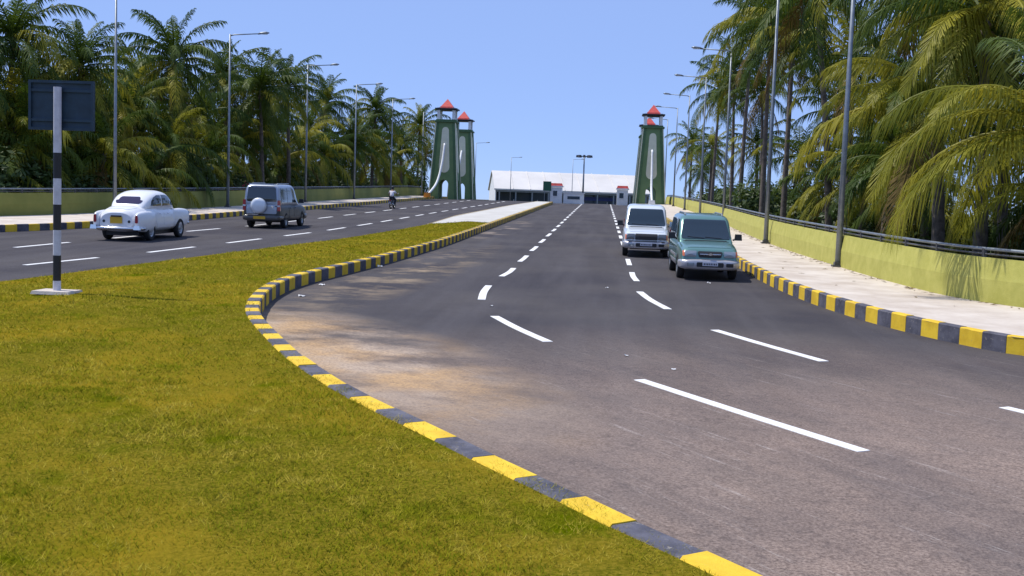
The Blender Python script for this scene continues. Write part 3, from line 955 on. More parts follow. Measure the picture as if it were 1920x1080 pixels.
# mast of floodlights
r = thing('floodlight_mast', 'tall mast with a ring of floodlights, before the white hall', 'floodlight mast', (-3.25, 180, gz(180)))
MB().tube([(0, 0, 0), (0, 0, 8.2)], [0.17, 0.10], 9).build('pole', M['galv'], r, smooth=True)
rg = MB().lathe([(0.75, -0.05), (0.85, -0.05), (0.85, 0.05), (0.75, 0.05), (0.75, -0.05)], 18, 'z', (0, 0, 8.05)).build('ring', M['rail'], r)
MB().tube([(-.8, 0, 8.05), (.8, 0, 8.05)], .05, 6).tube([(0, -.8, 8.05), (0, .8, 8.05)], .05, 6).build('spoke', M['rail'], r)
for k in range(8):
    an = k * math.pi / 4
    MB().box(1.05 * math.cos(an), 1.05 * math.sin(an), 8.05, .55, .4, .36, top=0.8, rz=an).build('floodlight', M['rail'], r)

# kiosks, sign and booth at the crest
def kiosk(x, y, label, w=1.45, h=2.35):
    r = thing('gate_kiosk', label, 'kiosk', (x, y, gz(y) - .03), 0)
    MB().box(0, 0, h / 2 - .2, w, w, h - .4).build('body', M['white'], r)
    MB().box(0, 0, h - .28, w + .25, w + .25, .16).build('cornice', M['white'], r)
    MB().box(0, 0, h - .05, w + .1, w + .1, .32, top=.85).build('cap', M['red'], r)
    f = MB().box(-.12, -w / 2 - .012, h * .52, .5, .03, .62).build('window', M['dglass'], r)
    MB().box(-.12, -w / 2 - .03, h * .52 - .35, .62, .07, .06).build('sill', M['white'], f)
    return r
kiosk(-5.75, 138.0, 'small white gate kiosk with red cap beside the green board')
kiosk(2.35, 139.5, 'small white gate kiosk with red cap before the tower at the sunlit wall', 1.35, 2.3)
r = thing('toll_booth', 'low white booth with a dark window slot beside the gate kiosk', 'booth', (-3.6, 138.3, gz(138)))
MB().box(0, 0, .62, 2.5, 1.6, 1.28).build('body', M['white'], r)
MB().box(0, 0, 1.31, 2.7, 1.8, .10).build('roof', M['white'], r)
MB().box(0, -.812, .72, 1.5, .03, .36).build('window', M['dglass'], r)
r = thing('direction_board', 'dark green direction board on two posts above the median end', 'sign', (-6.85, 137.0, gz(137)))
MB().box(0, 0, 2.05, .98, .06, 1.15).build('board', M['signgreen'], r)
MB().box(0, -.036, 2.05, .86, .012, 1.03).build('board_face', M['signgreen'], r)
for s_ in (-1, 1): MB().box(s_ * .3, .05, 1.2, .06, .06, 2.4).build('post', M['galv'], r)
# ------------------------------------------------------------------ road sign seen from behind
sx_, sy_ = -10.04, 20.0
sz_ = gz(sy_) + lawn_z(sx_, sy_)
r = thing('traffic_sign', 'blue grey sign board seen from behind on a black and white striped pole', 'sign', (sx_, sy_, sz_))
MB().box(0, 0, .03, .74, .58, .06, top=.94).build('concrete_base', M['concrete'], r)
zs = [(0.05, .24, 'pwhite'), (.24, .71, 'pblack'), (.71, 1.18, 'pwhite'), (1.18, 1.65, 'pblack'), (1.65, 2.13, 'pwhite'), (2.13, 2.60, 'pblack'), (2.60, 3.80, 'pwhite')]
for a, c_, k in zs:
    MB().tube([(0, 0, a), (0, 0, c_ - .001)], .072, 14).build('pole_band', M[k], r, smooth=False)
bd = MB().box(.03, .12, 3.47, 1.24, .03, .90).build('board', M['board'], r)
for xx, zz, ww, hh in ((.03, 3.90, 1.24, .05), (.03, 3.04, 1.24, .05), (-.565, 3.47, .05, .81), (.625, 3.47, .05, .81)):
    MB().box(xx, .085, zz, ww, .05, hh).build('board_frame', M['board'], bd)
for zz in (3.2, 3.74):
    MB().box(.03, .088, zz, 1.14, .035, .05).build('stiffener', M['board'], bd)

# ------------------------------------------------------------------ vehicles
class Loft:
    """body shell: rounded-box sections (y, z bottom, z top, half width bottom, half width top, power) along the length"""
    def __init__(s, st):
        st = sorted(st)
        s.y = np.array([q[0] for q in st], float)
        s.p = np.array([q[1:] for q in st], float)
        s.d = np.zeros_like(s.p)                       # monotone cubic tangents
        h = np.diff(s.y)[:, None]; dl = np.diff(s.p, axis=0) / h
        for i in range(1, len(s.y) - 1):
            a, b_ = dl[i - 1], dl[i]
            ok = a * b_ > 0
            s.d[i] = np.where(ok, 2 * a * b_ / np.where(ok, a + b_, 1), 0)
        s.d[0], s.d[-1] = dl[0], dl[-1]
    def par(s, y):
        y = min(max(y, s.y[0]), s.y[-1])
        i = min(max(int(np.searchsorted(s.y, y)) - 1, 0), len(s.y) - 2)
        h = s.y[i + 1] - s.y[i]; t = (y - s.y[i]) / h
        return ((1 + 2 * t) * (1 - t) ** 2 * s.p[i] + t * (1 - t) ** 2 * h * s.d[i] + t * t * (3 - 2 * t) * s.p[i + 1] + t * t * (t - 1) * h * s.d[i + 1])
    def W(s, y, z):
        if y < s.y[0] or y > s.y[-1]: return -1
        zb, zt, wb, wt, p = s.par(y)
        q = (z - (zb + zt) / 2) / ((zt - zb) / 2)
        if abs(q) >= 1: return -1
        return (wb + (wt - wb) * (q + 1) / 2) * (1 - abs(q) ** p) ** (1 / p)
    def end(s, x, z, d):
        """outermost y of the shell at (x, z) looking from the front (d=1) or rear (d=-1)"""
        ys_ = np.linspace(s.y[-1], s.y[0], 160) if d > 0 else np.linspace(s.y[0], s.y[-1], 160)
        for i, y in enumerate(ys_):
            if s.W(y, z) >= abs(x):
                if i == 0: return y
                a, b_ = ys_[i - 1], y
                for _ in range(12):
                    m = (a + b_) / 2
                    if s.W(m, z) >= abs(x): b_ = m
                    else: a = m
                return b_
        return None
    def top(s, x, y):
        zb, zt, wb, wt, p = s.par(y)
        lo, hi = (zb + zt) / 2, zt
        for _ in range(24):
            m = (lo + hi) / 2
            if s.W(y, m) >= abs(x): lo = m
            else: hi = m
        return lo
    def mb(s, ns=44, nr=40):
        b = MB(); vs_, fs_ = [], []
        ys_ = sorted(set(list(np.linspace(s.y[0], s.y[-1], ns)) + list(s.y)))
        for y in ys_:
            zb, zt, wb, wt, p = s.par(y)
            for k in range(nr):
                a = 2 * math.pi * (k + .5) / nr
                c_, n_ = math.cos(a), math.sin(a)
                sy2 = math.copysign(abs(c_) ** (2 / p), c_); sz2 = math.copysign(abs(n_) ** (2 / p), n_)
                vs_.append(((wb + (wt - wb) * (sz2 + 1) / 2) * sy2, y, (zb + zt) / 2 + (zt - zb) / 2 * sz2))
        n = len(ys_)
        for i in range(n - 1):
            for k in range(nr):
                k2 = (k + 1) % nr
                fs_.append((i * nr + k, i * nr + k2, (i + 1) * nr + k2, (i + 1) * nr + k))
        fs_ += [tuple(range(nr - 1, -1, -1)), tuple((n - 1) * nr + k for k in range(nr))]
        return b.add(vs_, fs_)

def rrect(cx, cz, w0, w1, h, r=0.25, n=5):
    """rounded trapezoid outline: half width w0 below, w1 above, height h"""
    pts = []
    for qx, qz, a0 in ((1, -1, -90), (1, 1, 0), (-1, 1, 90), (-1, -1, 180)):
        w = w0 if qz < 0 else w1
        rr = min(r, w, h / 2)
        for k in range(n + 1):
            a = R(a0 + 90 * k / n)
            pts.append((cx + qx * (w - rr) + rr * math.cos(a), cz + qz * (h / 2 - rr) + rr * math.sin(a)))
    return pts

def patch(poly, fn, name, m, parent, rings=5, eps=0.008, skirt=0.02, seg=0.09):
    """a panel lying on a shell: outline poly mapped by fn(a, b, eps)"""
    P = []
    n = len(poly)
    for i in range(n):
        a, b_ = np.array(poly[i]), np.array(poly[(i + 1) % n])
        k = max(1, int(np.linalg.norm(b_ - a) / seg))
        for j in range(k): P.append(a + (b_ - a) * j / k)
    P = np.array(P); c_ = P.mean(axis=0); n = len(P)
    vs_, fs_ = [fn(c_[0], c_[1], eps)], []
    for r_ in range(1, rings + 1):
        for q in P:
            s_ = c_ + (q - c_) * r_ / rings
            vs_.append(fn(s_[0], s_[1], eps))
    for q in P: vs_.append(fn(q[0], q[1], eps - skirt))
    for i in range(n): fs_.append((0, 1 + i, 1 + (i + 1) % n))
    for r_ in range(rings):
        for i in range(n):
            a, b_ = 1 + r_ * n + i, 1 + r_ * n + (i + 1) % n
            fs_.append((a, a + n, b_ + n, b_))
    if any(v is None for v in vs_): return None
    o = MB().add(vs_, fs_).build(name, m, parent)
    auto_smooth(o, 50)
    return o

def side_fn(l_, sgn):
    def f(y, z, e):
        w = l_.W(y, z)
        return (sgn * (max(w, 0.3) + e), y, z)
    return f
def end_fn(l_, d):
    def f(x, z, e):
        y = l_.end(x, z, d)
        if y is None: y = l_.y[-1] if d > 0 else l_.y[0]
        return (x, y + d * e, z)
    return f
def top_fn(l_):
    def f(x, y, e): return (x, y, l_.top(x, y) + e)
    return f

TY = {}
def wheel(parent, x, y, rad, w, spoke=6):
    key = (rad, w, spoke, x > 0)
    if key not in TY:
        s_ = 1 if x > 0 else -1
        t = MB().lathe([(rad * .62, -w / 2), (rad * .9, -w / 2), (rad * .97, -w * .42), (rad, -w * .25), (rad, w * .25), (rad * .97, w * .42), (rad * .9, w / 2), (rad * .62, w / 2), (rad * .6, 0), (rad * .62, -w / 2)], 28, 'x').mesh('wheel', M['tyre'], True)
        b = MB().lathe([(0.001, s_ * w * .30), (rad * .16, s_ * w * .34), (rad * .20, s_ * w * .22), (rad * .48, s_ * w * .12), (rad * .60, s_ * w * .40), (rad * .64, s_ * w * .44), (rad * .64, -s_ * w * .2)], 24, 'x')
        for k in range(spoke):
            a = 2 * math.pi * k / spoke
            b.box(s_ * w * .24, rad * .38 * math.cos(a), rad * .38 * math.sin(a), .03, .05, .05)
        TY[key] = (t, b.mesh('rim', M['rim'], True))
    o = link_mesh('wheel', TY[key][0], parent, (x, y, rad))
    link_mesh('rim', TY[key][1], o)

def cut_arches(o, ys_, rad, zc, W_):
    cut = []
    for y in ys_:
        for s_ in (-1, 1):
            c_ = MB().lathe([(0.001, s_ * (W_ - .30)), (rad, s_ * (W_ - .30)), (rad, s_ * (W_ + .3)), (0.001, s_ * (W_ + .3))], 28, 'x', (0, y, zc)).build('cut', None)
            bm = bmesh.new(); bm.from_mesh(c_.data); bmesh.ops.remove_doubles(bm, verts=bm.verts, dist=.004); bmesh.ops.recalc_face_normals(bm, faces=bm.faces); bm.to_mesh(c_.data); bm.free()
            cut.append(c_)
    apply_bool(o, cut)
    me = o.data
    me.materials.append(M['trim'])
    for p in me.polygons:
        c_ = p.center
        for y in ys_:
            if (c_.y - y) ** 2 + (c_.z - zc) ** 2 < (rad + .004) ** 2 and abs(c_.x) > W_ - .31 and (abs(p.normal.x) > .95 and abs(c_.x) < W_ - .27 or abs(p.normal.x) < .3):
                p.material_index = 1
    auto_smooth(o, 35)

def plate(parent, x, y, z, w, h, d, m, ink=True):
    o = MB().box(x, y, z, w, .02, h).build('number_plate', m, parent)
    return o

# --- the white saloon, rounded body of the 1950s kind
def saloon():
    r = thing('white_saloon_car', 'rounded white vintage style saloon with yellow number plate, driving away', 'car', (-17.0, 40.6, gz(40.6)), R(-1.0), slope=True)
    r.scale = (1.10, 1.08, 1.13)
    pw = M['car_white']
    low = Loft([(-2.16, .36, .89, .60, .47, 2.7), (-2.09, .31, .98, .66, .54, 2.9), (-1.9, .29, 1.05, .71, .60, 3), (-1.5, .26, 1.11, .75, .64, 3), (-1.0, .25, 1.12, .78, .70, 3.4), (-.4, .25, 1.06, .80, .76, 4),
                (.4, .25, 1.05, .80, .76, 4), (.9, .25, 1.06, .78, .66, 3.4), (1.4, .28, 1.05, .72, .52, 2.8), (1.8, .34, 1.0, .64, .42, 2.6), (2.04, .42, .92, .54, .34, 2.4), (2.12, .5, .82, .44, .28, 2.2)])
    cab = Loft([(-1.50, .90, 1.02, .46, .40, 2.6), (-1.36, .90, 1.14, .58, .50, 2.8), (-1.1, .90, 1.36, .67, .58, 3), (-.8, .90, 1.50, .71, .62, 3.2), (-.4, .90, 1.575, .73, .64, 3.2), (0, .90, 1.59, .735, .64, 3.2),
                (.35, .90, 1.56, .73, .63, 3.2), (.62, .90, 1.46, .71, .60, 3.2), (.88, .90, 1.26, .67, .56, 3), (1.08, .90, 1.08, .60, .5, 2.8), (1.16, .90, 1.0, .5, .42, 2.6)])
    o = low.mb().build('body', pw, r)
    cut_arches(o, (-1.23, 1.23), .35, .31, .82)
    cb = cab.mb().build('cabin', pw, r); auto_smooth(cb, 40)
    for s_ in (-1, 1):
        # rear wing ending in a tall tail lamp, front wing ending in a round headlamp
        fl = []
        for y, zb, zt, hw in ((-2.20, .46, .84, .07), (-2.14, .36, .89, .105), (-1.9, .30, .93, .135), (-1.4, .28, .95, .14), (-1.0, .32, .94, .12), (-.72, .45, .90, .06)):
            fl.append((y, zb, zt, hw, hw * .9, 2.4))
        b = Loft(fl).mb(24, 20); b.v = [(x + s_ * .685, y, z) for x, y, z in b.v]
        f = b.build('rear_wing', pw, r); cut_arches(f, (-1.23,), .335, .30, .84)
        lp = rrect(s_ * .69, .70, .045, .038, .24, .04)
        MB().prism(lp, -2.235, -2.15, 'y').build('tail_lamp', M['tail'], r)
        fl = []
        for y, zb, zt, hw in ((2.15, .56, .86, .09), (2.08, .44, .92, .135), (1.85, .36, .96, .16), (1.4, .32, .985, .165), (1.0, .33, .975, .14), (.72, .42, .94, .08)):
            fl.append((y, zb, zt, hw, hw * .85, 2.4))
        b = Loft(fl).mb(24, 20); b.v = [(x + s_ * .63, y, z) for x, y, z in b.v]
        f = b.build('front_wing', pw, r); cut_arches(f, (1.23,), .365, .32, .84)
        MB().lathe([(.001, .04), (.07, .03), (.09, 0), (.09, -.06)], 16, 'y', (s_ * .63, 2.19, .81)).build('headlamp', M['lens'], r, smooth=True)
        # windows and doors
        sf = side_fn(cab, s_)
        patch([(-1.02, 1.10), (-.28, 1.10), (-.26, 1.44), (-.5, 1.44), (-.78, 1.36), (-.95, 1.24)], sf, 'rear_side_window', M['glass'], r)
        patch([(-.20, 1.10), (.74, 1.10), (.60, 1.28), (.40, 1.40), (.2, 1.445), (-.18, 1.445)], sf, 'front_side_window', M['glass'], r)
        sl = side_fn(low, s_)
        for y0, y1 in ((-.86, -.26), (-.22, .78)):
            dr = patch([(y0 + (.16 if y0 < -.5 else 0), .40), (y1, .40), (y1, .98), (y0, .98), (y0, .7)], sl, 'door', pw, r, eps=.007, skirt=.012)
            MB().tube([(s_ * .83, y0 + .10, .86), (s_ * .845, y0 + .15, .86), (s_ * .83, y0 + .24, .86)], .012, 6).build('handle', M['chrome'], dr)
    patch(rrect(0, 1.275, .45, .36, .22, .10), end_fn(cab, -1), 'rear_window', M['glass2'], r, rings=10, eps=.016, skirt=.04, seg=.05)
    patch(rrect(0, 1.24, .52, .44, .30, .10), end_fn(cab, 1), 'windscreen', M['glass'], r)
    patch(rrect(0, -1.78, .40, .46, .50, .16), top_fn(low), 'boot_lid', pw, r, eps=.007, skirt=.012)
    MB().box(0, -2.155, .70, .02, .02, .02).build('boot_handle', M['chrome'], r)
    pl = plate(r, 0, -2.185, .66, .40, .20, -1, M['plate_y'])
    MB().box(0, -2.185, .785, .34, .05, .045).build('plate_lamp_hood', M['trim'], pl)
    for s_ in (-1, 1):
        MB().lathe([(.001, -.03), (.045, -.025), (.05, .03)], 12, 'y', (s_ * .42, -2.14, .62)).build('reflector', M['trim'], r)
    bp = MB().tube([(-.84, -1.95, .41), (-.77, -2.18, .41), (-.4, -2.27, .41), (.4, -2.27, .41), (.77, -2.18, .41), (.84, -1.95, .41)], .055, 8).build('rear_bumper', M['chrome'], r, smooth=True)
    for s_ in (-1, 1): MB().box(s_ * .72, -2.24, .44, .22, .10, .13, top=.8).build('overrider', M['chrome'], bp)
    MB().tube([(-.78, 1.95, .48), (-.5, 2.24, .48), (.5, 2.24, .48), (.78, 1.95, .48)], .045, 8).build('front_bumper', M['chrome'], r, smooth=True)
    MB().box(0, 0, .24, 1.1, 3.4, .16).build('underbody', M['trim'], r)
    for s_ in (-1, 1):
        for y in (-1.23, 1.23): wheel(r, s_ * .70, y, .325, .17)
saloon()

# --- three tall utility vehicles
def utility(name, label, loc, rz, paint, lower, H, spec):
    r = thing(name, label, 'van' if spec != 'rear' else 'car', loc, rz, slope=True)
    wd = .84
    hb = spec.startswith('green')
    zb = 1.06
    low = Loft([(-2.22, .40, 1.00, .76, .73, 5), (-2.17, .33, 1.06, .81, .77, 6), (-1.9, .30, zb + .01, wd, wd - .03, 6), (-.5, .28, zb, wd + .01, wd - .02, 6), (.9, .28, zb, wd + .01, wd - .03, 6),
                (1.25, .28, zb - .02, wd, wd - .04, 6), (1.7, .30, zb - .07, wd, wd - .06, 6), (2.0, .32, zb - .13, wd - .01, wd - .08, 6), (2.15, .34, zb - .20, .815, .745, 6), (2.22, .40, zb - .30, .77, .70, 5)])
    cab = Loft([(-2.20, .95, 1.30, .77, .73, 6), (-2.15, .95, H - .14, .80, .705, 7), (-2.0, .95, H - .03, .815, .70, 7), (-1.4, .95, H, .82, .70, 7), (-.3, .95, H - .01, .82, .70, 7), (.08, .95, H - .035, .82, .695, 7),
                (.28, .95, H - .11, .815, .695, 7), (.53, .95, H - .34, .81, .70, 7), (.79, .95, 1.22, .80, .72, 6), (.99, .95, 1.06, .78, .73, 5), (1.07, .95, 1.0, .72, .67, 4)])
    side_paint = M['car_silver_shade'] if spec == 'rear' else paint  # the off-roader's shell and doors take the shade-darkened silver
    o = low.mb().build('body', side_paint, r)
    cut_arches(o, (-1.30, 1.36), .40, .36, .86)
    cb = cab.mb().build('cabin', paint, r); auto_smooth(cb, 40)
    ef, er, tf = end_fn(cab, 1), end_fn(cab, -1), top_fn(low)
    zt = H - .15
    patch(rrect(0, (1.11 + zt) / 2, .70, .615, zt - 1.11, .06), ef, 'windscreen', M['glass'], r, rings=10, eps=.022, skirt=.05, seg=.05)
    for s_ in (-1, 1):
        sf = side_fn(cab, s_)
        patch([(-.06, 1.12), (.64, 1.12), (.22, zt - .02), (-.04, zt - .0)], sf, 'front_side_window', M['glass'], r)
        patch([(-.98, 1.12), (-.13, 1.12), (-.11, zt), (-.96, zt)], sf, 'middle_side_window', M['glass'], r)
        patch([(-2.0, 1.14), (-1.05, 1.12), (-1.04, zt), (-1.92, zt - .02)], sf, 'rear_side_window', M['glass'], r)
        sl = side_fn(low, s_)
        for y0, y1 in ((-.86, -.10), (-.06, .86)):
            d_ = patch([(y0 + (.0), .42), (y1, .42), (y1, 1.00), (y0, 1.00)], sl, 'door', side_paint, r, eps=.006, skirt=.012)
            MB().box(s_ * .868, y0 + .14, .88, .025, .15, .03).build('handle', M['trim'], d_)
        patch([(-.88, .34), (.92, .34), (.92, .50), (-.88, .50)], sl, 'side_cladding', lower, r, eps=.018, skirt=.03)
        if spec == 'green':
            patch([(-.88, .60), (.90, .60), (.90, .66), (-.88, .66)], sl, 'side_moulding', M['car_lower'], r, eps=.02, skirt=.03)
        # mirrors
        mr = MB().box(s_ * .955, .70, 1.17, .21, .12, .18, top=.85).build('mirror', M['trim'] if spec != 'white' or s_ > 0 else M['chrome'], r)
        MB().tube([(s_ * .80, .68, 1.08), (s_ * .92, .70, 1.13)], .028, 6).build('mirror_arm', M['trim'], mr)
        # roof rails
        if spec != 'white':
            MB().tube([(s_ * .54, -1.85, H - .05), (s_ * .54, -1.72, H + .015), (s_ * .54, .0, H + .01), (s_ * .54, .12, H - .07)], .022, 6).build('roof_rail', M['galv'], r, smooth=True)
    # bonnet panel
    patch([(-.64, 1.14), (.64, 1.14), (.60, 2.04), (-.60, 2.04)], tf, 'bonnet', paint, r, eps=.008, skirt=.014)
    lf = end_fn(low, 1)
    zg = zb - .325
    if spec == 'green':
        patch(rrect(0, zg, .31, .34, .17, .04), lf, 'grille', M['trim'], r, rings=9, seg=.04, skirt=.05, eps=0.030)
        g_ = MB().tube([(-.29, 2.283, zg + .005), (.29, 2.283, zg + .005)], .014, 6).build('grille_bar', M['chrome'], r)
        # gold bow-tie shaped emblem
        em = [(-.085, -.018), (-.03, -.018), (-.036, -.036), (.03, -.036), (.036, -.018), (.085, -.018), (.085, .018), (.03, .018), (.036, .036), (-.03, .036), (-.036, .018), (-.085, .018)]
        MB().prism([(a * .9, zg + .005 + c_ * .9) for a, c_ in em], 2.292, 2.318, 'y').build('emblem', M['chrome'], g_)
        hx = .555
        for s_ in (-1, 1):
            patch(rrect(s_ * .54, zg + .01, .155, .165, .17, .03), lf, 'headlamp', M['lens'], r, rings=9, seg=.04, skirt=.05, eps=0.031)
            patch(rrect(s_ * .73, zg + .015, .028, .028, .15, .02), lf, 'indicator', M['amber'], r, rings=9, seg=.04, skirt=.05, eps=0.032)
    elif spec == 'white':
        patch(rrect(0, zg + .01, .40, .40, .22, .03), lf, 'grille', M['trim'], r, rings=9, seg=.04, skirt=.05, eps=0.034)
        MB().box(0, 2.285, zg + .06, .60, .012, .018).build('grille_bar', M['rail'], r)
        for s_ in (-1, 1):
            patch(rrect(s_ * .565, zg + .01, .145, .15, .20, .02), lf, 'headlamp', M['lens_dark'], r, rings=9, seg=.04, skirt=.05, eps=0.031)
            patch(rrect(s_ * .735, zg, .022, .022, .17, .01), lf, 'indicator', M['amber'], r, rings=9, seg=.04, skirt=.05, eps=0.032)
    else:
        patch(rrect(0, zg, .34, .34, .2, .03), lf, 'grille', M['trim'], r, rings=9, seg=.04, skirt=.05, eps=0.032)
        for s_ in (-1, 1): patch(rrect(s_ * .55, zg, .14, .14, .19, .03), lf, 'headlamp', M['lens'], r, rings=9, seg=.04, skirt=.05, eps=0.031)
    # front bumper
    bp = Loft([(1.72, .34, .58, .845, .85, 5), (1.95, .31, .60, .86, .86, 5), (2.2, .30, .61, .80, .82, 5), (2.32, .33, .58, .66, .70, 4), (2.345, .38, .54, .55, .6, 4)])
    ob = bp.mb(20, 28).build('front_bumper', M['car_lower'] if spec != 'rear' else lower, r); auto_smooth(ob, 45)
    bf = end_fn(bp, 1)
    patch(rrect(0, .455, .37, .37, .13, .03), bf, 'bumper_intake', M['trim'], ob, eps=.010)
    for s_ in (-1, 1): patch(rrect(s_ * .54, .455, .10, .10, .10, .02), bf, 'fog_lamp', M['lens'] if s_ > 0 else M['trim'], ob, eps=.010)
    if spec == 'white':
        patch(rrect(0, .592, .66, .66, .03, .012), bf, 'chrome_strip', M['chrome'], ob, eps=.014)
        patch(rrect(0, .345, .62, .62, .035, .014), bf, 'chrome_strip', M['chrome'], ob, eps=.014)
    pl = MB().box(0, 2.37, .475, .42, .02, .095).build('number_plate', M['plate_w'] if spec != 'rear' else M['plate_y'], r)
    rnd = random.Random(3)
    for k in range(8):                # the illegible row of characters
        MB().box(-.165 + k * .047, 2.382, .475, .022 + .008 * (k % 2), .004, .05).build('plate_mark', M['ink'], pl)
    # wipers
    for x0, x1 in ((-.45, .02), (.05, .52)):
        a = ef(x0, 1.13, .03); c_ = ef(x1, 1.16, .03)
        MB().tube([a, c_], .010, 5).build('wiper', M['trim'], r)
    # cowl
    patch([(-.66, .98), (.66, .98), (.64, 1.07), (-.64, 1.07)], lambda x, y, e: (x, y, max(low.top(x, y), cab.top(x, y) if abs(x) < .6 else 0) + e), 'cowl', M['trim'], r, eps=.01)
    # rear end
    rb = Loft([(-2.36, .38, .54, .62, .62, 4), (-2.33, .34, .58, .74, .74, 5), (-2.2, .32, .60, .83, .83, 5), (-1.78, .34, .58, .85, .85, 5)])
    orb = rb.mb(16, 24).build('rear_bumper', lower, r); auto_smooth(orb, 45)
    patch(rrect(0, (1.16 + zt) / 2, .65, .60, zt - 1.16, .06), er, 'rear_window', M['glass'], r, rings=10, eps=.022, skirt=.05, seg=.05)
    for s_ in (-1, 1):
        lamp_ = MB().box(s_ * .755, -2.185, 1.00, .13, .10, .46, top=.9).build('tail_lamp', M['tail'], r)
        MB().box(s_ * .755, -2.235, .98, .115, .02, .07).build('reverse_lens', M['plate_w'], lamp_)
    if spec == 'rear':
        patch(rrect(0, .86, .66, .66, .44, .05), end_fn(low, -1), 'back_door', paint, r, rings=8, eps=.012, skirt=.03)
        sp = MB().lathe([(.001, -.13), (.20, -.125), (.30, -.10), (.345, -.03), (.345, .08), (.001, .08)], 28, 'y', (-.10, -2.33, .98)).build('spare_wheel_cover', M['car_pearl'], r, smooth=True)
        MB().tube([(-.10, -2.3, .98), (-.1, -2.1, .98)], .08, 8).build('bracket', M['trim'], sp)
        pl2 = plate(r, -.05, -2.375, .47, .52, .12, -1, M['plate_y'])
        MB().box(.48, -2.24, .96, .10, .07, .06).build('door_handle', M['chrome'], r)
        MB().box(0, -2.16, H - .015, 1.10, .12, .05).build('roof_spoiler', paint, r)
        MB().box(-.35, -2.345, .605, .5, .06, .03).build('bumper_step', M['chrome'], orb)
    else:
        plate(r, 0, -2.23, .80, .45, .12, -1, M['plate_w'])
    MB().box(0, 0, .33, 1.15, 3.3, .14).build('underbody', M['trim'], r)
    for s_ in (-1, 1):
        for y in (-1.30, 1.36): wheel(r, s_ * .735, y, .35, .20)
    return r
utility('green_van', 'sea green passenger van with silver bumper, parked against the striped kerb', (2.98, 33.6, gz(33.6)), math.pi + R(1.0), M['car_green'], M['car_lower'], 1.80, 'green')
utility('white_van', 'pale silver white passenger van with black grille, beside the sea green van', (1.64, 42.6, gz(42.6)), math.pi + R(-1.0), M['car_pearl'], M['car_dark'], 1.86, 'white')
utility('silver_suv', 'silver off-road vehicle with covered spare wheel on its back door, driving away', (-15.72, 53.2, gz(53.2)), R(0), M['car_silver'], M['car_dark'], 1.93, 'rear').scale = (1.08, 1.06, 1.07)

# --- motorcycle and rider
def skin_mesh(name, verts, edges, m, parent, sub=2, root=0):
    me = bpy.data.meshes.new(name)
    me.from_pydata([v[:3] for v in verts], edges, [])
    o = bpy.data.objects.new(name, me); COL.objects.link(o)
    sk = o.modifiers.new('skin', 'SKIN')
    for i, v in enumerate(verts):
        d = me.skin_vertices[0].data[i]
        rr = v[3]
        d.radius = rr if isinstance(rr, tuple) else (rr, rr)
        d.use_root = i == root
    sb = o.modifiers.new('sub', 'SUBSURF'); sb.levels = sub; sb.render_levels = sub
    bpy.context.view_layer.update()
    dg = bpy.context.evaluated_depsgraph_get()
    me2 = bpy.data.meshes.new_from_object(o.evaluated_get(dg))
    bpy.data.objects.remove(o)
    me2.materials.clear(); me2.materials.append(m)
    me2.polygons.foreach_set('use_smooth', [True] * len(me2.polygons))
    return link_mesh(name, me2, parent)

mx, my = -17.0, 90.0
mo = thing('motorcycle', 'small dark motorcycle ridden away along the far carriageway', 'motorcycle', (mx, my, gz(my)), R(-2), slope=True)
def mwheel(y):
    o = MB().lathe([(.22, -.05), (.29, -.055), (.305, 0), (.29, .055), (.22, .05), (.22, -.05)], 22, 'x').build('wheel', M['tyre'], mo, smooth=True, loc=(0, y, .305))
    b = MB().lathe([(.02, -.05), (.05, -.05), (.05, .05), (.02, .05), (.02, -.05)], 10, 'x').lathe([(.20, -.03), (.225, -.03), (.225, .03), (.2, .03), (.2, -.03)], 20, 'x')
    for k in range(8):
        a = k * math.pi / 4
        b.tube([(0, .03 * math.cos(a), .03 * math.sin(a)), (0, .21 * math.cos(a), .21 * math.sin(a))], .008, 4)
    b.build('rim', M['rim'], o)
mwheel(-.62); mwheel(.63)
MB().tube([(0, .63, .305), (0, .50, .70), (0, .40, .98)], [.03, .035, .035], 8).build('fork', M['galv'], mo)
MB().tube([(-.36, .28, 1.02), (-.2, .38, 1.00), (0, .40, 1.0), (.2, .38, 1.0), (.36, .28, 1.02)], .016, 6).build('handlebar', M['trim'], mo)
for s_ in (-1, 1):
    q = MB().tube([(s_ * .26, .34, 1.02), (s_ * .36, .36, 1.20)], .008, 5).build('mirror_stalk', M['trim'], mo)
    MB().box(s_ * .38, .36, 1.23, .12, .025, .08).build('mirror', M['chrome'], q)
tk = Loft([(-.05, .66, .84, .10, .09, 2.4), (.1, .66, .92, .14, .12, 2.6), (.3, .70, .93, .13, .11, 2.6), (.42, .76, .88, .07, .06, 2.4)]).mb(14, 18).build('fuel_tank', M['motored'], mo); auto_smooth(tk, 60)
st_ = Loft([(-.72, .76, .84, .09, .09, 3), (-.5, .72, .82, .13, .12, 3), (-.1, .70, .80, .13, .12, 3), (.02, .72, .79, .09, .08, 3)]).mb(14, 16).build('seat', M['trim'], mo); auto_smooth(st_, 60)
MB().box(0, .05, .45, .26, .42, .34, top=.8).build('engine', M['galv'], mo)
MB().tube([(0, .42, .9), (0, .25, .55), (0, .0, .34), (0, -.62, .32)], .03, 6).tube([(0, .4, .85), (0, -.7, .66)], .028, 6).build('frame', M['moto'], mo)
MB().tube([(.14, .1, .34), (.17, -.2, .30), (.18, -.85, .40)], [.03, .04, .05], 8).build('exhaust', M['chrome'], mo, smooth=True)
MB().tube([(0, -.35, .64), (0, -.62, .66), (0, -.88, .52), (0, -.93, .40)], [.09, .085, .08, .05], 8).build('rear_mudguard', M['moto'], mo, smooth=True)
MB().box(0, -.86, .68, .16, .08, .09).build('tail_lamp', M['tail'], mo)
MB().box(0, -.95, .46, .20, .015, .14).build('number_plate', M['plate_w'], mo)
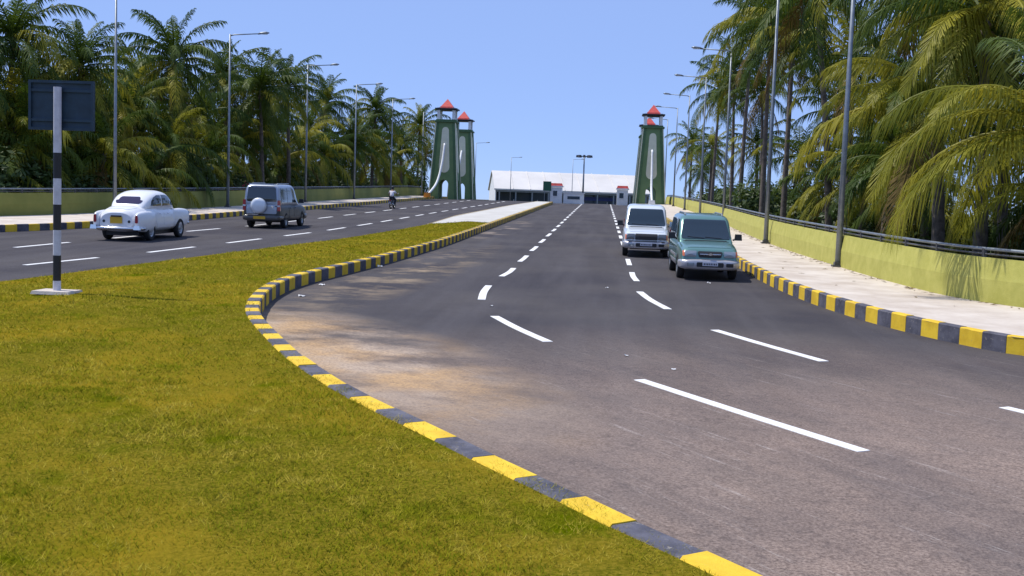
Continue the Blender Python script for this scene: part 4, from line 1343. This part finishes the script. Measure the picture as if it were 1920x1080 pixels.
MB().lathe([(.001, .07), (.08, .06), (.095, 0), (.06, -.09)], 14, 'y', (0, .52, .90)).build('headlamp', M['lens'], mo, smooth=True)

pr = thing('person', 'rider in a white shirt and dark trousers leaning over the motorcycle handlebar', 'person', (mx, my, gz(my)), R(-2), slope=True)
body = [(0, -.28, .92, (.15, .12)), (0, -.24, 1.10, (.15, .11)), (0, -.16, 1.30, (.17, .11)), (0, -.08, 1.42, (.12, .09)), (0, -.03, 1.50, .05), (0, .00, 1.60, (.075, .09)), (0, .01, 1.70, (.07, .085)),
        (-.19, -.09, 1.38, .06), (-.30, .04, 1.20, .045), (-.30, .24, 1.07, .035), (-.32, .29, 1.04, .03),
        (.19, -.09, 1.38, .06), (.30, .04, 1.20, .045), (.30, .24, 1.07, .035), (.32, .29, 1.04, .03),
        (-.12, -.24, .88, .09), (-.22, .12, .72, .075), (-.20, -.02, .40, .055), (-.19, .10, .30, .04),
        (.12, -.24, .88, .09), (.22, .12, .72, .075), (.20, -.02, .40, .055), (.19, .10, .30, .04)]
edges = [(0, 1), (1, 2), (2, 3), (3, 4), (4, 5), (5, 6), (3, 7), (7, 8), (8, 9), (9, 10), (3, 11), (11, 12), (12, 13), (13, 14), (0, 15), (15, 16), (16, 17), (17, 18), (0, 19), (19, 20), (20, 21), (21, 22)]
skin_mesh('body', body, edges, M['skin'], pr)
sh = [(0, -.28, .93, (.175, .15)), (0, -.25, 1.10, (.175, .14)), (0, -.17, 1.30, (.19, .14)), (0, -.09, 1.42, (.14, .11)), (-.19, -.09, 1.385, .08), (-.28, .02, 1.23, .068), (.19, -.09, 1.385, .08), (.28, .02, 1.23, .068)]
skin_mesh('shirt', sh, [(0, 1), (1, 2), (2, 3), (3, 4), (4, 5), (3, 6), (6, 7)], M['shirt'], pr)
tr_ = [(0, -.28, .90, (.16, .14)), (-.12, -.23, .88, .108), (-.22, .12, .725, .095), (-.20, -.02, .40, .078), (-.195, .0, .36, .075), (.12, -.23, .88, .108), (.22, .12, .725, .095), (.20, -.02, .40, .078), (.195, 0, .36, .075)]
skin_mesh('trousers', tr_, [(0, 1), (1, 2), (2, 3), (3, 4), (0, 5), (5, 6), (6, 7), (7, 8)], M['trouser'], pr)
MB().lathe([(.001, .115), (.06, .10), (.10, .04), (.108, -.02), (.095, -.08), (.07, -.11)], 16, 'z', (0, -.012, 1.70)).build('hair', M['hair'], pr, smooth=True)
for s_ in (-1, 1):
    # five fingers closed round each grip
    for k in range(4):
        yb = .27 + k * .004
        MB().tube([(s_ * (.28 + k * .022), yb, 1.045), (s_ * (.28 + k * .022), yb + .035, 1.05), (s_ * (.28 + k * .022), yb + .05, 1.02), (s_ * (.28 + k * .022), yb + .03, .995 + .004 * (k == 1))], .010, 5).build('finger', M['skin'], pr)
    MB().tube([(s_ * .27, .24, 1.03), (s_ * .255, .28, 1.01), (s_ * .26, .31, .99)], .012, 5).build('thumb', M['skin'], pr)
    MB().box(s_ * .195, .12, .285, .09, .27, .09, top=.8).build('shoe', M['trim'], pr)

# ------------------------------------------------------------------ palms and shrubs
ORD = ['first', 'second', 'third', 'fourth', 'fifth']
def where_left(y):
    ys_ = [126.5, 107.5, 90.0, 71.0, 54.9]
    if y > 141: return 'behind the twin towers'
    if y > ys_[0]: return 'between the twin towers and the first lamp'
    for k in range(4):
        if y > ys_[k + 1]: return 'between %s and %s lamps from the twin towers' % (ORD[k], ORD[k + 1])
    return 'short of the fifth lamp from the twin towers'
def where_right(y):
    ys_ = [35.1, 48.3, 73.5, 91.75, 110.5]
    if y > ys_[-1]: return 'between the fifth lamp and the lone tower pair'
    for k in range(4, 0, -1):
        if y > ys_[k - 1]: return 'between %s and %s lamps from the road bend' % (ORD[k - 1], ORD[k])
    return 'near the road bend'
def frond_mesh(elev, bend, seed, matl, nl=44, wl=0.062, L=4.5, lmax=0.82, hang=0.5):
    rnd = random.Random(seed)
    N = 14
    pts, tang = [], []
    p = Vector((0, 0, 0))
    for i in range(N + 1):
        s_ = i / N
        th = elev - bend * s_ ** 1.35
        t = Vector((math.cos(th), 0.05 * math.sin(s_ * 3 + seed), math.sin(th)))
        pts.append(p.copy()); tang.append(t.normalized())
        p = p + t * (L / N)
    b = MB()
    b.tube(pts[:-1], [0.048 * (1 - .85 * i / N) + .006 for i in range(N)], 4, cap=False)
    vs_, fs_ = [], []
    for k in range(nl):
        s_ = 0.10 + 0.90 * (k + rnd.uniform(-.3, .3)) / nl
        f = min(max(s_, 0), .999) * N; i = int(f); fr = f - i
        q = pts[i].lerp(pts[i + 1], fr); t = tang[i].lerp(tang[min(i + 1, N)], fr).normalized()
        side = Vector((0, 0, 1)).cross(t)
        side = side.normalized() if side.length > .05 else Vector((0, 1, 0))
        nrm = t.cross(side)
        ll = lmax * (0.30 + 0.75 * math.sin(math.pi * min(1, .12 + s_ * .80)) ** .8) * rnd.uniform(.85, 1.1)
        if s_ > .93: ll *= .7
        for sg in (-1, 1):
            if rnd.random() < .04: continue
            a = R(28 + 34 * s_ + rnd.uniform(-7, 7))
            lift = rnd.uniform(.05, .30)
            d = (side * sg * math.cos(a) + t * math.sin(a) + nrm * lift).normalized()
            hg = hang * rnd.uniform(.7, 1.35)
            mid = q + d * ll * .5 + Vector((0, 0, -.10 * ll * hg * 2))
            tip = q + d * ll * .82 + Vector((0, 0, -.62 * ll * hg * 1.5))
            w = t * wl * .5
            n0 = len(vs_)
            vs_ += [q - w * .6, q + w * .6, mid + w, mid - w, tip]
            fs_ += [(n0, n0 + 1, n0 + 2, n0 + 3), (n0 + 3, n0 + 2, n0 + 4)]
    b.add(vs_, fs_)
    me = bpy.data.meshes.new('frond'); me.from_pydata(b.v, [], b.f); me.materials.append(matl); me.update()
    return me

ELEV = [(82, 50), (68, 75), (54, 95), (38, 100), (20, 95), (2, 80), (-22, 58), (-50, 32)]
FM = {}
def frond_set(key, nl, wl, lmax):
    for mk in ('frond_g', 'frond_y', 'frond_d'):
        for i, (e, bd_) in enumerate(ELEV):
            FM[(key, mk, i)] = [frond_mesh(R(e), R(bd_), 11 * i + v + 3, M[mk], nl, wl, lmax=lmax, hang=.55 + .07 * i) for v in range(2)]
frond_set('far', 46, 0.090, 0.95)
frond_set('near', 92, 0.047, 1.0)
COCO = MB().lathe([(.001, .15), (.07, .13), (.12, .05), (.125, -.04), (.08, -.13), (.001, -.16)], 8, 'z').mesh('coconut', M['coco'], True)
TR = {}
def palm(x, y, z, L, label, group, seed, nf=24, yellow=.3, dry=.10, key='far', base=None, trunk_r=.17, low=False, coco=True, extra=(), imax=7):
    """x, y, z: heart of the crown; base: foot of the trunk"""
    rnd = random.Random(seed)
    gr = -0.55
    bx, by = base if base else (x + rnd.uniform(-.5, .5), y + rnd.uniform(-.4, .4))
    r = thing('palm_tree', label, 'palm tree', (bx, by, gr), 0, group)
    h = z - gr
    dx, dy = x - bx, y - by
    n = 9 if h > 3 else 4
    pts = [(dx * (k / n) ** 1.6, dy * (k / n) ** 1.6, h * k / n) for k in range(n + 1)]
    rad = [trunk_r * (1.35 - .65 * min(1, (k / n) * 1.2)) * (1.25 if k == 0 else 1) for k in range(n + 1)]
    MB().tube(pts, rad, 9).build('trunk', M['trunk'], r, smooth=True)
    az = rnd.uniform(0, 6.28)
    for k in range(nf):
        u = (k + .5) / nf
        i = min(imax, int(8 * u ** .85))
        az += 2.399963 + rnd.uniform(-.25, .25)
        if u > .88 and rnd.random() < .22 + dry: mk = 'frond_d'
        elif rnd.random() < yellow * (.5 + u): mk = 'frond_y'
        else: mk = 'frond_g'
        o = link_mesh('frond', rnd.choice(FM[(key, mk, i)]), r, (dx, dy, h - .05 - .25 * u))
        s_ = L / 4.5 * rnd.uniform(.85, 1.1) * (.75 if i == 0 else 1)
        o.rotation_euler = (rnd.uniform(-.12, .12), rnd.uniform(-.10, .10), az)
        o.scale = (s_, s_, s_)
    for a_, i, s_ in extra:
        o = link_mesh('frond', FM[(key, 'frond_y', i)][0], r, (dx, dy, h - .1))
        o.rotation_euler = (0, 0, R(a_)); o.scale = (s_, s_, s_)
    if coco:
        for k in range(rnd.randint(3, 7)):
            a = rnd.uniform(0, 6.28)
            link_mesh('coconut', COCO, r, (dx + .26 * math.cos(a), dy + .26 * math.sin(a), h - .42 - rnd.uniform(0, .35)))
    return r

LT = [(-31.6, 58.0, 10.3, 4.6), (-29.8, 62.0, 9.4, 4.2), (-28.3, 72.0, 11.0, 4.8), (-34.0, 80.0, 10.4, 4.2), (-30.5, 88.0, 11.7, 4.2), (-26.4, 84.5, 10.4, 4.6), (-27.0, 94.0, 11.6, 4.2), (-28.9, 115.0, 12.1, 4.2), (-26.6, 129.0, 12.5, 4.4),
      (-26.2, 158.0, 12.6, 4.8), (-26.4, 144.0, 9.4, 4.6), (-26.6, 117.0, 8.0, 4.2), (-33.7, 64.0, 7.4, 4.2), (-33.4, 75.0, 8.0, 4.2)]
for i, (x, y, z, L) in enumerate(LT):
    palm(x, y, z, L, 'tall coconut palm in shaded-wall grove ' + where_left(y), 'tall palms in shaded-wall grove ' + where_left(y), 100 + i, nf=34, yellow=.8 if i == 9 else .16)
LB = [(-29.8, 56.0, 4.9, 4.2), (-27.4, 60.0, 4.4, 4.2), (-27.2, 68.5, 5.3, 4.2), (-28.1, 78.0, 5.1, 4.2), (-26.9, 64.0, 3.3, 4), (-29.7, 60.0, 3.1, 4), (-28.1, 85.0, 6.6, 4.2), (-27.6, 100.0, 6.5, 4.2), (-27.2, 108.0, 6.4, 4.2),
      (-26.9, 129.0, 7.4, 4.4), (-26.6, 166.0, 8.8, 4.6), (-28.1, 95.0, 4.9, 4.2), (-28.5, 75.0, 3.5, 4), (-30.2, 54.5, 3.0, 4), (-27.2, 152.0, 5.6, 4.2), (-34, 58, 4.5, 4.2), (-36, 66, 6.0, 4.3), (-31.5, 70, 4.0, 4), (-32, 92, 7.5, 4.2), (-31, 104, 8.2, 4.2), (-30, 122, 6.0, 4.2), (-33, 83, 6.2, 4.2), (-36, 76, 9.0, 4.2), (-33, 54, 7.6, 4.4), (-27.4, 139, 6.0, 4.2), (-31, 64, 6.5, 4.4), (-29.5, 68, 7.4, 4.4), (-33, 70, 5.6, 4.2), (-30, 81, 7.8, 4.3), (-34, 88, 8.4, 4.4), (-29.5, 90, 8.0, 4.2), (-30, 97, 8.8, 4.2), (-29, 109, 9.0, 4.2), (-29, 118, 7.0, 4.2), (-28, 125, 9.4, 4.2), (-27.5, 135, 9.6, 4.3), (-31, 57, 6.2, 4.3), (-36.5, 60, 7.6, 4.4)]
for i, (x, y, z, L) in enumerate(LB):
    palm(x, y, z, L, 'low spreading coconut palm in shaded-wall grove ' + where_left(y), 'low palms in shaded-wall grove ' + where_left(y), 200 + i, nf=24, yellow=.45, coco=False)
RT = [(9.7, 70.0, 13.9, 4.2, (9.75, 70)), (10.5, 66.0, 12.7, 4.2, (10.4, 66)), (9.5, 55.0, 13.6, 4.8, (10.95, 55)), (10.4, 95.0, 14.0, 4.4, (10.7, 95)), (10.5, 85.0, 16.4, 4.4, None), (10.3, 105.0, 13.3, 4.2, None), (10.2, 134.0, 10.1, 3.9, None),
      (12.6, 60.0, 10.8, 4.4, None), (15.2, 76.0, 9.4, 4.2, None), (11.2, 43.0, 11.6, 4.8, (12.3, 42)), (12.6, 38.0, 9.7, 4.8, (13.0, 37.5)), (12.1, 90.0, 12.0, 4.2, None), (11.6, 74, 14.6, 4.3, None), (14.5, 52, 12.4, 4.6, None), (15.5, 45, 9.5, 4.6, None)]
for i, (x, y, z, L, bs) in enumerate(RT):
    palm(x, y, z, L, 'tall coconut palm behind sunlit wall ' + where_right(y), 'tall palms behind sunlit wall ' + where_right(y), 300 + i, nf=24, yellow=.22, dry=.25, base=bs, trunk_r=.15)
RB = [(12.4, 50.0, 5.6, 4), (12.2, 54.0, 4.4, 3.8), (12.6, 46.0, 4.1, 4), (13.2, 34.5, 3.6, 3.6), (12.6, 64.0, 4.5, 3.8), (13.9, 82.0, 6.6, 4), (10.6, 113.0, 8.6, 3.6), (12.7, 96.0, 8.0, 3.8), (10.8, 126.0, 6.8, 3.4), (15, 58, 7, 4.2), (16.5, 66, 6, 4.2), (16, 39, 6.0, 4.4), (15.0, 30.0, 3.6, 4.0)]
for i, (x, y, z, L) in enumerate(RB):
    palm(x, y, z, L, 'low spreading coconut palm behind sunlit wall ' + where_right(y), 'low palms behind sunlit wall ' + where_right(y), 400 + i, nf=22, yellow=.45, coco=False)
palm(10.9, 38.2, 6.1, 5.0, 'young coconut palm with long olive fronds just behind the first lamp from the road bend', None, 501, nf=17, yellow=.72, dry=.1, key='near', base=(11.2, 38.3), trunk_r=.2, imax=6,
     extra=((178, 3, .96), (200, 4, .95), (225, 3, 1.0), (150, 2, 1.0), (250, 4, 1.0)))
palm(10.3, 26.7, 4.8, 4.8, 'young coconut palm whose low fronds overhang the sunlit wall at the road bend', None, 507, nf=13, yellow=.75, dry=.1, key='near', base=(10.8, 26.8), trunk_r=.2, imax=5,
     extra=((184, 4, 1.0), (172, 3, 1.0), (205, 3, .9)))
palm(11.6, 36.5, 9.0, 5.0, 'coconut palm whose crown hangs above the young palm at the sunlit wall', None, 512, nf=20, yellow=.35, dry=.2, key='near', base=(12.0, 36.6), trunk_r=.2,
     extra=((185, 5, 1.0), (205, 6, 1.0), (225, 5, 1.0)))

def bush_mesh(seed, nleaf=900, petals=False):
    rnd = random.Random(seed)
    lobes = [(rnd.uniform(-.6, .6), rnd.uniform(-.5, .5), rnd.uniform(.35, .95), rnd.uniform(.28, .5)) for _ in range(9)]
    vs_, fs_ = [], []
    for k in range(nleaf):
        lx, ly, lz, lr = rnd.choice(lobes)
        d = Vector((rnd.gauss(0, 1), rnd.gauss(0, 1), rnd.gauss(0, 1))).normalized()
        c_ = Vector((lx, ly, lz)) + d * lr * rnd.uniform(.55, 1.08)
        if c_.z < .02: continue
        a = Vector((rnd.gauss(0, 1), rnd.gauss(0, 1), rnd.gauss(0, .6))).normalized()
        n_ = (d + Vector((rnd.gauss(0, .5), rnd.gauss(0, .5), .5))).normalized()
        bb = n_.cross(a)
        if bb.length < .1: continue
        bb.normalize(); a = bb.cross(n_)
        s_ = rnd.uniform(.018, .042)
        i = len(vs_)
        vs_ += [c_ - a * s_ * 1.6, c_ + bb * s_ * .7, c_ + a * s_ * 1.6, c_ - bb * s_ * .7]
        fs_.append((i, i + 1, i + 2, i + 3))
    me = bpy.data.meshes.new('foliage'); me.from_pydata([tuple(v) for v in vs_], [], fs_)
    me.materials.append(M['petal'] if petals else M['leaf']); me.update()
    return me
BUSH = [bush_mesh(s_, 3600) for s_ in (1, 2, 3)]
STEM = MB().tube([(0, 0, -.1), (.03, .02, .5)], [.05, .03], 6).tube([(0, 0, .1), (-.3, .1, .7)], [.03, .02], 5).tube([(0, 0, .1), (.3, -.15, .75)], [.03, .02], 5).mesh('stem', M['stem'])
def bush(x, y, s_, label, group, k, sz=1.0):
    r = thing('bush', label, 'bush', (x, y, -.5), random.Random(k).uniform(0, 6.28), group)
    r.scale = (s_, s_, s_ * sz)
    link_mesh('foliage', BUSH[k % 3], r); link_mesh('stem', STEM, r)
    return r
rnd = random.Random(77)
for k in range(34):
    y = 50 + k * 3.4
    bush(-28.4 - rnd.uniform(0, 5), y, rnd.uniform(2.2, 3.6) * (1 + y / 260), 'dark leafy bush in shaded-wall grove ' + where_left(y), 'bushes in shaded-wall grove ' + where_left(y), k)
for k in range(34):
    y = 28 + k * 3.4
    bush(12.2 + rnd.uniform(0, 4.5) + (1.5 if y < 40 else 0), y, rnd.uniform(1.9, 3.0) * (1 + y / 200), 'leafy green bush behind sunlit wall ' + where_right(y), 'bushes behind sunlit wall ' + where_right(y), k + 1)
r = thing('flowering_shrub', 'red flowering shrub showing above the shaded wall', 'bush', (-26.6, 80.5, -.5), 0)
r.scale = (2.0, 1.6, 3.2)
link_mesh('foliage', BUSH[0], r); link_mesh('stem', STEM, r)
fl = link_mesh('flowers', bush_mesh(9, 1500, True), r); fl.scale = (1.03, 1.06, 1.05)

# ------------------------------------------------------------------ litter on the road
def scrap(x, y, s_, seed, label, z=0.0):
    rnd = random.Random(seed)
    n = 5
    vs_ = [((i - 2) * s_ / 4 + rnd.uniform(-.1, .1) * s_, (j - 2) * s_ / 4 + rnd.uniform(-.1, .1) * s_, abs(rnd.gauss(0, .16)) * s_ + .006) for j in range(n) for i in range(n)]
    fs_ = [(j * n + i, j * n + i + 1, (j + 1) * n + i + 1, (j + 1) * n + i) for j in range(n - 1) for i in range(n - 1)]
    o = MB().add(vs_, fs_).build('paper_scrap', M['paper'], loc=(x, y, gz(y) + z))
    tag(o, label, 'litter', 'paper scraps on the road')
for i, (x, y, s_) in enumerate(((-6.28, 23.2, .14), (-6.50, 25.8, .12), (-6.3, 31.7, .15))):
    scrap(x, y, s_, i, 'crumpled white paper scrap against the striped median kerb')
for i, (x, y, s_) in enumerate(((0.19, 28.0, .08), (2.95, 30.6, .09), (0.45, 17.0, .06), (4.4, 10.9, .06), (-2.2, 22.9, .06), (1.1, 15.9, .06), (5.3, 9.6, .07))):
    scrap(x, y, s_, 20 + i, 'small white paper scrap lying on the open asphalt')

# dry leaf litter swept against the foot of the sunlit wall and along the gutters
def leaf_litter():
    rnd = random.Random(31)
    vs_, fs_ = [], []
    c = catmull(RWALL, 0.2)
    for k in range(520):
        i = int(len(c) * rnd.random() ** .8 * .55) + 8
        if i >= len(c) - 2: continue
        t = c[i + 1] - c[i]; t = t / np.linalg.norm(t); nn = np.array([-t[1], t[0]])
        d = abs(rnd.gauss(0, .16)) + .05 + (rnd.uniform(.2, 2.0) if rnd.random() < .12 else 0)
        q = c[i] + nn * d + t * rnd.uniform(-.1, .1)
        a = rnd.uniform(0, 6.28); L, w = rnd.uniform(.04, .13), rnd.uniform(.010, .03)
        z = gz(q[1]) + .297
        ux, uy = math.cos(a), math.sin(a)
        b = len(vs_)
        vs_ += [(q[0] - ux * L, q[1] - uy * L, z), (q[0] + uy * w, q[1] - ux * w, z + rnd.uniform(.004, .02)), (q[0] + ux * L, q[1] + uy * L, z + rnd.uniform(0, .02)), (q[0] - uy * w, q[1] + ux * w, z + rnd.uniform(.004, .02))]
        fs_.append((b, b + 1, b + 2, b + 3))
    o = MB().add(vs_, fs_).build('leaf_litter', M['frond_d'])
    tag(o, 'dry brown leaf litter along the foot of the sunlit wall', 'leaf litter', kind='stuff')
leaf_litter()
